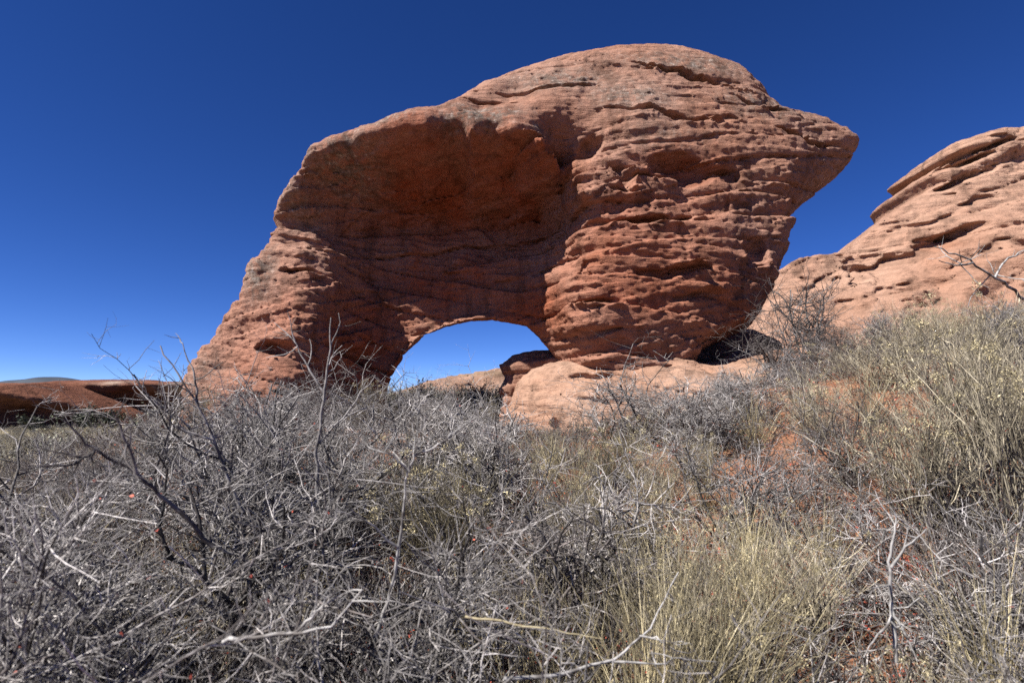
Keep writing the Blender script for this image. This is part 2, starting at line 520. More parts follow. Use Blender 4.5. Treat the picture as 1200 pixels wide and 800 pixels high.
    big = np.bincount(lab).argmax()
    kv = lab == big
    remap = np.cumsum(kv) - 1
    Q = remap[Q[kv[Q[:, 0]]]]; V = V[kv]
    # fine grain along the normals
    n = np.zeros_like(V)
    fn = np.cross(V[Q[:, 2]] - V[Q[:, 0]], V[Q[:, 3]] - V[Q[:, 1]])
    for k in range(4): 
        for ax in range(3):
            n[:, ax] += np.bincount(Q[:, k], fn[:, ax], len(V))
    n /= np.linalg.norm(n, axis=1)[:, None] + 1e-9
    fs = 1 / (h * 4.0)
    e = perlin(V[:, 0] * fs, V[:, 1] * fs, V[:, 2] * fs * 1.8) + 0.5 * perlin(V[:, 0] * fs * 2, V[:, 1] * fs * 2, V[:, 2] * fs * 3)
    V = V + n * (fine * e)[:, None]
    loc = np.array([P[:, 0].mean(), Y, max(z0, 0)])
    at_ = {'tint_and_shade': np.clip(spots(V[:, 0], V[:, 2], tint_and_shade, Y), 0, 1), 'lichen': np.clip(spots(V[:, 0], V[:, 2], lichen, Y), 0, 1)}
    ix = np.clip(((V[:, 0] - gx[0]) / h).astype(int), 0, len(gx) - 1); iz = np.clip(((V[:, 2] - gz_[0]) / h).astype(int), 0, len(gz_) - 1)
    at_['ledge'] = np.clip(A[ix, iz], 0, 1)
    return mesh_obj(name, V - loc, Q, mat, loc, attrs=at_)

# ---- the arch
arch_outline = [
    (222, 600, .9), (228, 500, .8), (230, 455, .6), (238, 425, .6), (260, 385, .6, .1), (281, 352, .5, .15), (288, 330, .5, .15), (296, 308, .4, .15), (315, 287, .35, .15),
    (319, 265, .45, .2), (316, 250, .45, .2), (325, 235, .45, .25), (345, 210, .45, .35), (353, 193, .5, .45), (365, 170, .5, .65), (385, 155, .6, .85), (408, 147, .7, .95), (440, 139, .8, 1.0),
    (470, 130, .9, 1.0), (505, 122, .9, .95), (535, 104, 1.0, .8), (570, 84, 1.2, .55), (605, 75, 1.4, .35), (640, 68, 1.6, .22), (680, 58, 1.6, .18), (720, 52, 1.6, .15), (760, 50, 1.6, .15),
    (800, 53, 1.5, .15), (840, 62, 1.4, .18), (870, 74, 1.2, .2), (893, 93, 1.0, .25), (905, 111, .9, .25), (925, 125, .8, .25), (960, 138, .6, .2), (985, 152, .5, .2), (1000, 164, .45, .2),
    (998, 180, .5), (985, 203, .8), (965, 221, .9), (945, 235, .9), (932, 247, .8), (918, 264, .7), (915, 285, .5, .25), (913, 305, .5, .3), (905, 330, .5, .3),
    (893, 355, .45, .3), (880, 372, .45, .3), (872, 388, .4, .3), (850, 398, .35, .3), (828, 408, .35, .3), (810, 420, .35, .3), (796, 445, .5), (760, 470, .6), (690, 470, .6),
    (665, 440, .5), (652, 420, .5), (641, 407, .6), (630, 392, .7), (616, 380, .8), (598, 377, .8), (575, 373, .8), (550, 374, .8), (520, 382, .8), (490, 395, .8),
    (470, 415, .7), (458, 432, .7), (450, 450, .7), (445, 480, .8), (440, 600, .9)]
arch_ctrl = [
    (600, 112, .9), (700, 95, .9), (800, 95, .8), (860, 105, .7), (560, 125, 1.3), (650, 125, 1.4), (750, 125, 1.4), (850, 135, 1.2), (920, 150, 1.0), (970, 168, .8),
    (362, 190, 1.0), (385, 168, 1.25), (420, 157, 1.5), (460, 150, 1.65), (500, 147, 1.75), (550, 149, 1.8), (600, 155, 1.8), (630, 160, 1.95), (650, 172, 1.9), (640, 180, 1.7),
    (340, 222, .75), (395, 185, 1.0), (450, 176, 1.15), (500, 174, 1.25), (550, 176, 1.3), (600, 181, 1.25), (640, 190, 1.1),
    (380, 215, .35), (420, 218, .25), (480, 218, .1), (540, 218, 0), (600, 220, -.05), (640, 218, .1), (658, 225, .5),
    (400, 256, -.1), (450, 262, -.45), (520, 265, -.8), (580, 265, -.85), (630, 262, -.55), (656, 262, .2),
    (420, 292, -.25), (480, 296, -.25), (540, 298, -.05), (600, 298, 0), (640, 296, .2), (658, 296, .6),
    (440, 325, -.3), (500, 328, -.3), (560, 328, -.15), (620, 328, .15), (652, 328, .75),
    (470, 360, -.3), (530, 352, -.25), (580, 352, -.1), (625, 360, .15), (648, 372, .7),
    (674, 195, 1.3), (678, 230, 1.3), (676, 270, 1.35), (674, 320, 1.45), (668, 370, 1.3), (672, 405, 1.05),
    (690, 170, 1.2), (730, 170, 1.4), (790, 165, 1.45), (850, 175, 1.35), (920, 190, 1.2), (960, 195, 1.0),
    (720, 235, 1.4), (800, 235, 1.4), (860, 240, 1.4), (900, 245, 1.2),
    (720, 290, 1.6), (790, 290, 1.6), (850, 290, 1.6), (890, 300, 1.4),
    (720, 340, 1.55), (790, 340, 1.6), (850, 340, 1.55), (880, 340, 1.3),
    (700, 385, 1.5), (760, 385, 1.6), (820, 378, 1.5), (855, 368, 1.3), (705, 408, 1.4), (760, 403, 1.5), (805, 396, 1.4),
    (332, 262, .35), (360, 262, .15),
    (325, 298, .6), (355, 294, .75), (395, 300, .5), (318, 340, .8), (355, 340, 1.0), (395, 340, .7), (422, 338, .0),
    (290, 385, .9), (340, 390, 1.2), (390, 390, .95), (425, 380, .0), (260, 430, .9), (300, 440, 1.4), (350, 440, 1.3), (390, 440, .8), (422, 430, .0),
    (260, 500, 1.4), (330, 500, 1.7), (385, 500, 1.0), (425, 500, .1)]
arch_pits = [(690, 166, 18, 22, 1.3, .22), (726, 206, 16, 20, 1.35, .22), (798, 192, 46, 20, 1.4, .34), (842, 205, 22, 10, 1.2, .2), (878, 294, 16, 22, 1.2, .28),
             (770, 262, 60, 7, 1.35, .22), (320, 403, 24, 12, 1.1, .35), (345, 318, 25, 6, .9, .2), (785, 318, 40, 7, 1.45, .22),
             (728, 222, 30, 6, 1.3, .2), (820, 84, 85, 6, .9, .24, -.28), (900, 124, 55, 4, .9, .2, -.28), (945, 160, 50, 4, .9, .16, -.15), (790, 132, 110, 5, 1.3, .13, -.10), (640, 100, 80, 4, 1.1, .10, .12), (700, 262, 20, 8, 1.3, .15),
             (815, 345, 40, 6, 1.35, .2), (700, 355, 30, 5, 1.35, .16), (608, 172, 20, 5, 1.4, .25), (560, 118, 60, 4, 1.2, .14)]

def arch_amp(X, Z):
    up = sstep((Z - 4.5) / 1.0)                                        # smoother, massive upper bed
    a = 1.1 - 0.78 * up + 0.25 * up * sstep((X - 1.2) / 3.0)
    alc = spots(X, Z, [(520, 200, 150, 45, 0.2, 1.0), (530, 350, 110, 28, .4, 0.75)], 9.5)
    return a * (1 - 0.75 * alc)

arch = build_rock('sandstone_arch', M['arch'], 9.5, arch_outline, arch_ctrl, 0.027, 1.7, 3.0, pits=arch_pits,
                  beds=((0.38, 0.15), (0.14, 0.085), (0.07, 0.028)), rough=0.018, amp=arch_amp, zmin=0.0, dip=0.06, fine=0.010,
                  tint_and_shade=[(500, 235, 130, 60, 0, .9), (600, 240, 70, 55, 0, .9), (520, 320, 110, 50, .5, .9), (420, 400, 60, 90, .6, .8), (620, 360, 60, 50, .6, .7), (790, 200, 60, 30, 1.2, .6), (850, 350, 80, 70, 1, .55), (740, 330, 120, 110, 1.4, .5), (760, 250, 120, 50, 1.3, .4), (340, 400, 90, 110, 1, .35)],  # alcove and soffit spots paint in the red shade; pier spots are redder rock
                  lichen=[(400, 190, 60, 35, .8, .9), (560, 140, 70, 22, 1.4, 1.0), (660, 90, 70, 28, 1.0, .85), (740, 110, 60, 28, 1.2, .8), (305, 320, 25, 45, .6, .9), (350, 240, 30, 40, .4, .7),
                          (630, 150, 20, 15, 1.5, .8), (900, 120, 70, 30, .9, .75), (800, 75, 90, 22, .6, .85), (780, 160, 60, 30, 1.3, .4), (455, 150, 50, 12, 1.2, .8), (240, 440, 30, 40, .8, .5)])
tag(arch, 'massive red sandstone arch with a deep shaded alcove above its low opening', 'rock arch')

# ---- rock it stands on
ped = build_rock('pedestal_rock', M['pedestal'], 9.3,
    [(560, 640, .6), (582, 520, .5), (596, 478, .4), (606, 448, .35), (625, 432, .4), (655, 424, .5), (700, 416, .6), (740, 411, .6), (775, 412, .6), (800, 424, .6), (835, 424, .5, .6),
     (870, 411, .5, .8), (905, 404, .5, .8), (940, 416, .5, .6), (965, 470, .6), (990, 640, .6)],
    [(612, 500, .9), (630, 455, .9), (660, 438, .9), (655, 480, 1.4), (700, 440, 1.2), (700, 500, 1.8), (760, 430, 1.3), (780, 500, 1.9), (835, 438, 1.8), (880, 420, 1.9), (850, 500, 2.2), (925, 445, 1.6), (640, 560, 1.8), (800, 580, 2.0), (930, 560, 1.5)],
    0.03, 2.2, 21.0, pits=[(690, 440, 40, 4, 1.1, .15), (652, 500, 5, 14, 1.4, .12), (720, 470, 60, 3, 1.4, .08)], beds=((0.34, 0.09), (0.12, 0.05)), rough=0.03, zmin=-0.1, front=3.0)
tag(ped, 'smooth salmon rock ledge carrying the right pier of the arch', 'rock')
bld = build_rock('boulder', M['arch'], 10.3,
    [(575, 560, .3), (583, 500, .3), (588, 470, .25), (583, 458, .2), (592, 442, .2), (585, 428, .2), (600, 415, .25), (625, 411, .3), (660, 409, .3), (690, 415, .3), (700, 560, .3)],
    [(605, 440, .4), (640, 440, .6), (600, 475, .3), (640, 480, .6), (620, 430, .5), (640, 540, .6)], 0.03, 0.9, 5.0, beds=((0.2, 0.12), (0.08, 0.04)), rough=0.04, zmin=-0.1, front=1.6)
tag(bld, 'dark jagged block wedged under the arch at the right of the opening', 'rock')

wedge_rock = build_rock('boulder', M['arch'], 11.2,
    [(740, 520, .3), (770, 420, .3), (800, 402, .3), (835, 393, .3), (880, 384, .3), (905, 396, .3), (930, 440, .3), (950, 520, .3)],
    [(790, 430, .5), (840, 410, .6), (890, 405, .5), (840, 460, .8), (910, 460, .6)], 0.035, 0.9, 9.0, beds=((0.2, 0.1), (0.08, 0.04)), rough=0.04, zmin=0.0, front=1.8)
tag(wedge_rock, 'shadowed rock seen in the crack under the right end of the arch', 'rock')
# ---- pale dome to the right
out_ = build_rock('sandstone_dome', M['outcrop'], 17.0,
    [(840, 640, 2), (852, 420, 2), (872, 372, 1.6), (890, 345, 1.6), (912, 318, 1.6), (935, 303, 1.4), (965, 295, 1.2), (998, 292, 1.0), (1008, 287, .9), (1014, 276, 1.0), (1032, 260, 1.2), (1060, 240, 1.2),
     (1088, 224, .8), (1100, 216, .5), (1091, 205, .4), (1104, 193, .4), (1130, 187, .4), (1112, 182, .35), (1115, 169, .4), (1142, 158, .7), (1170, 152, .8), (1200, 148, 1.0), (1260, 146, 2), (1340, 180, 2), (1400, 300, 2), (1440, 640, 2)],
    [(900, 360, .8), (960, 322, .4), (1000, 312, .2), (1030, 300, .4), (1000, 350, 1.8), (1060, 280, .7), (1120, 240, .7), (1130, 203, .2), (1150, 175, .7), (1190, 165, .7), (1190, 190, .3), (1150, 192, .4), (1195, 225, 1.1), (1100, 310, 1.9), (1160, 300, 2.2),
     (1195, 290, 2.5), (1060, 360, 2.8), (1150, 360, 3.3), (1250, 300, 3.0), (1300, 400, 3.4), (950, 400, 2.6), (1000, 450, 3.5), (1150, 450, 3.9)],
    0.055, 4.0, 33.0, R=1.2, front=4.4, zmin=0.5, dip=-0.28,
    pits=[(1138, 271, 46, 14, 2.0, .7, .12), (1160, 262, 30, 8, 2.1, .3, .2), (1066, 297, 26, 9, 1.6, .4, .25), (1036, 303, 22, 5, 1.4, .18, .2), (1190, 284, 34, 5, 2.4, .2, .15), (1062, 339, 32, 6, 2.4, .18, .1),
          (955, 318, 10, 4, .8, .25), (1115, 246, 34, 4, 1.6, .22, .3), (1165, 225, 30, 4, 1.5, .25, .3), (1165, 168, 44, 5, 1.3, .75, .28), (1150, 200, 50, 6, 1.1, .7, .42), (1195, 152, 40, 4, 1.3, .4, .2), (1120, 184, 12, 4, 1.0, .5, .4)],
    beds=((0.7, 0.17), (0.24, 0.10), (0.11, 0.04)), rough=0.05, fine=0.012,
    tint_and_shade=[(1136, 275, 30, 12, 2.0, .6)])  # redder tint inside the largest cave
tag(out_, 'pale pink sandstone dome with small caves behind the bushes on the right', 'rock dome')

# ---- far mesas and hill
mesa_a = build_rock('far_mesa', M['mesa'], 95.0,
    [(-260, 540, 8), (-220, 480, 6), (-120, 462, 4), (-40, 460, 1.4), (0, 458, 1.4), (18, 453, 1.4), (34, 449, 1.4), (52, 450, 1.4), (72, 460, 1.4), (95, 472, 1.4), (118, 484, 1.4), (135, 500, 1.4), (150, 540, 4)],
    [(-150, 480, 14), (-50, 475, 13), (10, 462, 9.0), (40, 458, 7.5), (10, 480, 6.5), (40, 480, 3), (20, 495, 6.5), (45, 495, 3.5), (80, 480, .5), (80, 495, 0), (100, 500, -1.5), (-60, 510, 13), (20, 515, 6), (80, 515, 0)],
    0.33, 18.0, 51.0, R=3, front=17, beds=((2.4, .8), (0.9, .35)), rough=0.2, fine=0.05, zmin=-6)
tag(mesa_a, 'low red slickrock dome at the far left edge of the plain', 'mesa')
mesa_b = build_rock('far_mesa', M['mesa'], 118.0,
    [(50, 545, 5), (66, 490, 4), (82, 466, 1.3), (96, 453, 1.1), (108, 448, 1.1), (130, 446, 1.1), (200, 447, 1.1), (260, 449, 1.3), (330, 454, 1.3), (400, 470, 4), (440, 500, 4), (460, 545, 4)],
    [(84, 480, 15), (100, 458, 14.5), (100, 490, 13), (150, 455, 12.5), (150, 474, 8), (150, 498, 8), (200, 455, 7.5), (200, 474, 2.5), (200, 498, 2.5), (270, 459, 0), (270, 480, -5.5), (270, 500, -5.5), (350, 480, -14), (150, 518, 8), (300, 518, -8), (400, 510, -19)],
    0.4, 26.0, 63.0, R=2, front=20, beds=((2.6, .8), (1.0, .35)), rough=0.25, fine=0.05, zmin=-6, tint_and_shade=[(163, 450, 14, 3, 4, 1.0), (215, 455, 12, 6, 4, .9)])
tag(mesa_b, 'flat-topped red mesa with a shaded face behind the plain at left', 'mesa')
hill = build_rock('far_hill', M['hill'], 62.0,
    [(340, 560, 3), (390, 495, 3), (430, 470, 2.5), (465, 458, 2.5), (500, 446, 2), (530, 439, 2), (560, 435, 2), (590, 431, 2), (640, 424, 2), (720, 416, 3), (800, 430, 3), (850, 560, 3)],
    [(430, 485, 2), (500, 460, 2), (560, 450, 2), (620, 450, 2.5), (500, 490, 6), (580, 480, 6), (700, 450, 3), (650, 520, 8)],
    0.25, 12.0, 75.0, R=2.5, front=10, beds=((1.4, .45), (0.5, .2)), rough=0.25, fine=0.06, zmin=-5, tint_and_shade=[(480, 462, 50, 5, 2, .9), (570, 437, 60, 4, 2, .8)])
tag(hill, 'pale pink rocky hill seen through the opening of the arch', 'hill')

# ---- mountain on the skyline
mx = np.linspace(-9500, -4500, 90)
my = np.linspace(8200, 10400, 40)
MX, MY = np.meshgrid(mx, my, indexing='ij')
mc = (MX + 7550) / 1500
prof = 420 * np.exp(-(mc * 1.0) ** 2) + 60 * np.exp(-((MX + 6200) / 900) ** 2)
ridge = np.exp(-((MY - 9200) / 620) ** 2)
MZ = -10 + prof * ridge + 26 * perlin(MX / 420, MY / 420, 0 * MX + 2.2) * ridge
ni, nj = MX.shape
i2, j2 = np.meshgrid(np.arange(ni - 1), np.arange(nj - 1), indexing='ij')
q0 = i2 * nj + j2
mq = np.stack([q0, q0 + nj, q0 + nj + 1, q0 + 1], -1).reshape(-1, 4)
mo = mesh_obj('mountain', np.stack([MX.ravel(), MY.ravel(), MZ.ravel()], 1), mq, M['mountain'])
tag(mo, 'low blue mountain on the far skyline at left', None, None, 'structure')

# ------------------------------------------------------------------ plants: branch growth and tubes
def nrm(v):
    l = math.sqrt(v[0] * v[0] + v[1] * v[1] + v[2] * v[2]) + 1e-9
    return (v[0] / l, v[1] / l, v[2] / l)

def grow(rng, p, d, length, rad, lev, P, out):
    n = P['seg'][lev]
    wig = P['wig'][lev]; up = P['up'][lev]
    pts = [p]; dirs = [d]
    st = length / n
    for i in range(n):
        d = nrm((d[0] + rng.gauss(0, wig), d[1] + rng.gauss(0, wig), d[2] + rng.gauss(0, wig) + up))
        p = (p[0] + d[0] * st, p[1] + d[1] * st, p[2] + d[2] * st)
        if p[2] < 0.01: p = (p[0], p[1], 0.01); d = nrm((d[0], d[1], abs(d[2]) * 0.5 + 0.1))
        pts.append(p); dirs.append(d)
    tp = P['taper'][lev]
    out.append((lev, pts, [rad * (1 - (1 - tp) * i / n) for i in range(n + 1)]))
    if lev + 1 < len(P['seg']):
        a, b = P['kids'][lev]
        for _ in range(rng.randint(a, b)):
            t = rng.uniform(P['from'][lev], 1.0) * n
            i = min(int(t), n - 1); f = t - i
            q = tuple(pts[i][k] * (1 - f) + pts[i + 1][k] * f for k in range(3))
            dd = dirs[i + 1]
            rv = nrm((rng.gauss(0, 1), rng.gauss(0, 1), rng.gauss(0, 1)))
            dot = rv[0] * dd[0] + rv[1] * dd[1] + rv[2] * dd[2]
            pv = nrm((rv[0] - dot * dd[0], rv[1] - dot * dd[1], rv[2] - dot * dd[2]))
            ang = math.radians(rng.uniform(*P['ang'][lev]))
            c, s = math.cos(ang), math.sin(ang)
            nd = (dd[0] * c + pv[0] * s, dd[1] * c + pv[1] * s, dd[2] * c + pv[2] * s)
            r = rad * (1 - (1 - tp) * t / n)
            grow(rng, q, nd, length * rng.uniform(*P['len'][lev]), min(r * 0.85, P['rad'][lev + 1] * rng.uniform(0.75, 1.25)), lev + 1, P, out)

def tubes(lst, sides=3):
    """list of (pts, radii) -> verts, quads"""
    V, Q, base = [], [], 0
    by = {}
    for pts, rr in lst: by.setdefault(len(pts), []).append((pts, rr))
    cs = np.cos(np.arange(sides) * 2 * np.pi / sides); sn = np.sin(np.arange(sides) * 2 * np.pi / sides)
    for n, g in by.items():
        P = np.array([q[0] for q in g], np.float32); R_ = np.array([q[1] for q in g], np.float32)
        T = np.gradient(P, axis=1); T /= np.linalg.norm(T, axis=2, keepdims=True) + 1e-9
        ref = np.where(np.abs(T[:, :1, 2:]) > 0.9, np.array([1., 0, 0]), np.array([0, 0, 1.]))
        U = np.cross(T, np.broadcast_to(ref, T.shape)); U /= np.linalg.norm(U, axis=2, keepdims=True) + 1e-9
        W = np.cross(T, U)
        ring = P[:, :, None, :] + R_[:, :, None, None] * (U[:, :, None, :] * cs[None, None, :, None] + W[:, :, None, :] * sn[None, None, :, None])
        m = len(g)
        V.append(ring.reshape(-1, 3))
        b, i, k = np.meshgrid(np.arange(m), np.arange(n - 1), np.arange(sides), indexing='ij')
        a0 = base + (b * n + i) * sides + k; a1 = base + (b * n + i) * sides + (k + 1) % sides
        Q.append(np.stack([a0, a1, a1 + sides, a0 + sides], -1).reshape(-1, 4))
        base += m * n * sides
    return np.vstack(V), np.vstack(Q)

def leaf_quads(rng, pos, dirs, ln, wd, jitter=0.8, fold=0.3):
    """small folded leaves (two quads each) at the given places"""
    n = len(pos)
    pos = np.array(pos, np.float32); d = np.array(dirs, np.float32)
    r = np.random.RandomState(rng.randint(0, 10 ** 6))
    d = d + r.normal(0, jitter, d.shape); d /= np.linalg.norm(d, axis=1)[:, None] + 1e-9
    s = np.cross(d, r.normal(size=d.shape)); s /= np.linalg.norm(s, axis=1)[:, None] + 1e-9
    up = np.cross(d, s)
    L = (ln * r.uniform(0.6, 1.3, n))[:, None]; Wd = (wd * r.uniform(0.7, 1.3, n))[:, None]
    v = np.stack([pos, pos + d * L * .45 + s * Wd + up * Wd * fold, pos + d * L, pos + d * L * .45 - s * Wd + up * Wd * fold, pos + d * L * 0.5], 1).reshape(-1, 3)
    b = np.arange(n)[:, None] * 5
    q = np.vstack([b + np.array([[0, 1, 2, 4]]), b + np.array([[0, 4, 2, 3]])])
    return v, q

def tips(out, minlev):
    p, d = [], []
    for lev, pts, _ in out:
        if lev >= minlev:
            p.append(pts[-1]); d.append(nrm(tuple(pts[-1][k] - pts[-2][k] for k in range(3))))
    return p, d

def along(rng, out, minlev, count):
    c = [q for q in out if q[0] >= minlev]
    p, d = [], []
    for _ in range(count):
        _, pts, _r = rng.choice(c)
        i = rng.randint(0, len(pts) - 2); f = rng.random()
        p.append(tuple(pts[i][k] * (1 - f) + pts[i + 1][k] * f for k in range(3)))
        d.append(nrm(tuple(pts[i + 1][k] - pts[i][k] for k in range(3))))
    return p, d

PROTO = {}
HGT = {}
def proto(kind, parts):
    """parts: list of (name, verts, quads, material, sides_smooth)"""
    HGT.setdefault(kind, []).append(max(float(np.percentile(v[:, 2], 99.0)) for n, v, q, m in parts))
    PROTO.setdefault(kind, []).append([(n, mesh_obj(n, v, q, m, link=False).data) for n, v, q, m in parts])

def split(out, k):
    return [(p, r) for l, p, r in out if l <= k], [(p, r) for l, p, r in out if l > k]

def base_stem(rng, spread, tilt):
    a = rng.uniform(0, 2 * math.pi); t = math.radians(rng.uniform(*tilt))
    return (rng.gauss(0, spread), rng.gauss(0, spread), 0.0), (math.sin(t) * math.cos(a), math.sin(t) * math.sin(a), math.cos(t))

def spiny(seed, H=0.8, stems=10, dark=False, dense=1.34, leaf=30):
    rng = random.Random(seed)
    P = dict(seg=[6, 4, 3, 2], wig=[.20, .24, .26, .2], up=[.05, .06, .05, .03], taper=[.45, .5, .5, .45], kids=[(6, 9), (int(3 * dense), int(6 * dense)), (2, 4), (0, 0)],
             ang=[(35, 75), (40, 80), (45, 85)], len=[(.32, .62), (.3, .6), (.28, .6)], rad=[.013, .0068, .0042, .0029])
    P['from'] = [.12, .12, .1]
    out = []
    for _ in range(stems):
        p, d = base_stem(rng, .05, (12, 62))
        grow(rng, p, d, H * rng.uniform(.75, 1.15), rng.uniform(.007, .014), 0, P, out)
    a, b = split(out, 1)
    va, qa = tubes(a, 5); vb, qb = tubes(b, 3)
    lp, ld = along(rng, out, 2, leaf)
    vl, ql = leaf_quads(rng, lp, ld, .016, .005)
    proto('dark' if dark else 'spiny', [('stems', va, qa, M['dark_bark' if dark else 'grey_bark']), ('twigs', vb, qb, M['dark_twig' if dark else 'grey_twig']), ('leaves', vl, ql, M['red_leaf' if not dark else 'brown_leaf'])])

def gnarled(seed, H=1.0):
    """taller, thick dark stems that fork and carry tangled twigs"""
    rng = random.Random(seed)
    P = dict(seg=[8, 6, 4, 3, 2], wig=[.20, .22, .24, .24, .2], up=[.03, .06, .07, .05, .03], taper=[.4, .4, .45, .5, .5], kids=[(5, 7), (5, 7), (3, 5), (1, 3), (0, 0)],
             ang=[(25, 60), (30, 70), (35, 75), (40, 80)], len=[(.4, .7), (.35, .6), (.3, .6), (.3, .6)], rad=[.02, .010, .0058, .004, .0029])
    P['from'] = [.2, .15, .12, .1]
    out = []
    for _ in range(5):
        p, d = base_stem(rng, .05, (10, 55))
        grow(rng, p, d, H * rng.uniform(.8, 1.15), rng.uniform(.013, .021), 0, P, out)
    a, b = split(out, 1)
    va, qa = tubes(a, 6); vb, qb = tubes(b, 3)
    lp, ld = along(rng, out, 3, 25)
    vl, ql = leaf_quads(rng, lp, ld, .02, .007)
    proto('gnarled', [('stems', va, qa, M['dark_bark']), ('twigs', vb, qb, M['grey_twig']), ('leaves', vl, ql, M['red_leaf'])])

def rabbit(seed, H=0.7, straw=True, n=52):
    rng = random.Random(seed)
    P = dict(seg=[6, 3, 2], wig=[.10, .12, .12], up=[.07, .10, .08], taper=[.5, .5, .4], kids=[(5, 9), (1, 4), (0, 0)], ang=[(15, 38), (15, 40)], len=[(.22, .5), (.3, .6)], rad=[.0042, .0027, .002])
    P['from'] = [.25, .2]
    out = []
    for _ in range(n):
        p, d = base_stem(rng, .07, (2, 52))
        grow(rng, p, d, H * rng.uniform(.6, 1.15), rng.uniform(.0028, .0048), 0, P, out)
    a, b = split(out, 0)
    va, qa = tubes(a, 4); vb, qb = tubes(b, 3)
    lp, ld = along(rng, out, 0, 500)
    vl, ql = leaf_quads(rng, lp, ld, .026, .0016, .5)
    tp, td = tips(out, 1)
    sel = [i for i in range(len(tp)) if tp[i][2] > H * .7 and rng.random() < .06]
    hp, hd = [], []
    for i in sel:
        for _ in range(46):
            hp.append(tuple(tp[i][k] + rng.gauss(0, .014) for k in range(3))); hd.append(td[i])
    vh, qh = leaf_quads(rng, hp, hd, .014, .0028, .6)
    s = 'straw_stem' if straw else 'olive_stem'
    proto('straw' if straw else 'olive', [('stems', va, qa, M['grey_twig' if not straw else s]), ('twigs', vb, qb, M[s]), ('leaves', vl, ql, M['straw_stem' if straw else 'olive_stem']), ('seed_heads', vh, qh, M['seed_head'])])

def sage(seed, H=0.4):
    rng = random.Random(seed)
    P = dict(seg=[5, 3, 2], wig=[.2, .2, .2], up=[.08, .1, .08], taper=[.5, .5, .4], kids=[(6, 9), (3, 5), (0, 0)], ang=[(25, 60), (25, 60)], len=[(.3, .55), (.3, .6)], rad=[.007, .003, .002])
    P['from'] = [.15, .15]
    out = []
    for _ in range(16):
        p, d = base_stem(rng, .05, (10, 65))
        grow(rng, p, d, H * rng.uniform(.7, 1.1), rng.uniform(.004, .007), 0, P, out)
    v, q = tubes([(p, r) for l, p, r in out], 3)
    lp, ld = along(rng, out, 1, 1500)
    vl, ql = leaf_quads(rng, lp, ld, .02, .003, .7)
    proto('sage', [('stems', v, q, M['grey_bark']), ('leaves', vl, ql, M['sage_leaf'])])

def grass(seed, H=0.55, n=110, spread=(2, 40), kind='grass'):
    rng = random.Random(seed)
    lst = []
    for _ in range(n):
        p, d = base_stem(rng, .035, spread)
        L = H * rng.uniform(.45, 1.2)
        k = 6; pts = [p]; droop = rng.uniform(.02, .16)
        for i in range(k):
            d = nrm((d[0] + rng.gauss(0, .05), d[1] + rng.gauss(0, .05), d[2] - droop * i / k * 1.6))
            p = (p[0] + d[0] * L / k, p[1] + d[1] * L / k, max(p[2] + d[2] * L / k, .01)); pts.append(p)
        w = rng.uniform(.0011, .0022)
        lst.append((pts, [w * (1 - .75 * (i / k) ** 2) for i in range(k + 1)]))
    v, q = tubes(lst, 3)
    proto(kind, [('blades', v, q, M['dry_grass'])])

for s_ in range(5): spiny(100 + s_, 0.72 + .05 * s_, 9 + s_ % 3)
for s_ in range(3): spiny(140 + s_, 0.85, 9, True, 1.2)
for s_ in range(3): gnarled(160 + s_, 1.05)
for s_ in range(4): rabbit(200 + s_, .68 + .04 * s_)
for s_ in range(3): rabbit(230 + s_, .55 + .04 * s_, False)
for s_ in range(3): sage(260 + s_)
for s_ in range(4): grass(300 + s_, .5 + .06 * s_)

KIND = {'spiny': ('spiny_shrub', 'shrub'), 'dark': ('dark_shrub', 'shrub'), 'gnarled': ('gnarled_shrub', 'shrub'), 'straw': ('rabbitbrush', 'shrub'), 'olive': ('broomlike_shrub', 'shrub'), 'sage': ('sagebrush', 'shrub'), 'grass': ('grass_tuft', 'grass')}
RNG = random.Random(5)
def env(px):
    """height in the photograph up to which the mass of shrubs reaches"""
    return float(np.interp(px, [-100, 100, 180, 230, 420, 560, 590, 660, 710, 830, 880, 930, 1000, 1060, 1200, 1340], [552, 545, 495, 450, 438, 446, 490, 492, 446, 438, 428, 388, 368, 352, 338, 335]))

def plant(kind, x, y, size=1.0, label=None, group=None, var=None, rot=None, sink=0.02, tall=1.0, top=None):
    vi = RNG.randrange(len(PROTO[kind])) if var is None else var % len(PROTO[kind])
    parts = PROTO[kind][vi]; hp = HGT[kind][vi]
    lim = at(600, env(x / y * FPX + CX) if top is None else top, y)[2] - gz(x, y)
    if top is not None: tall = lim / (hp * size)
    elif hp * size > lim:
        if lim < .2: lim = .2
        size *= max(.55, lim / (hp * size)); tall = min(1.0, lim / (hp * size))
    nm, cat = KIND[kind]
    sc = (size, size, size * tall)
    if len(parts) == 1:
        root = bpy.data.objects.new(nm, parts[0][1])
        COL.objects.link(root)
    else:
        root = bpy.data.objects.new(nm, None)
        root.empty_display_size = 0.1
        COL.objects.link(root)
        for n, me in parts:
            c = bpy.data.objects.new(n, me); COL.objects.link(c); c.parent = root
    root.location = (x, y, gz(x, y) - sink)
    root.scale = sc
    root.rotation_euler = (RNG.gauss(0, .05), RNG.gauss(0, .05), RNG.uniform(0, 6.28) if rot is None else rot)
    tag(root, label, cat, group)
    return root

def px_x(px, y): return (px - CX) / FPX * y

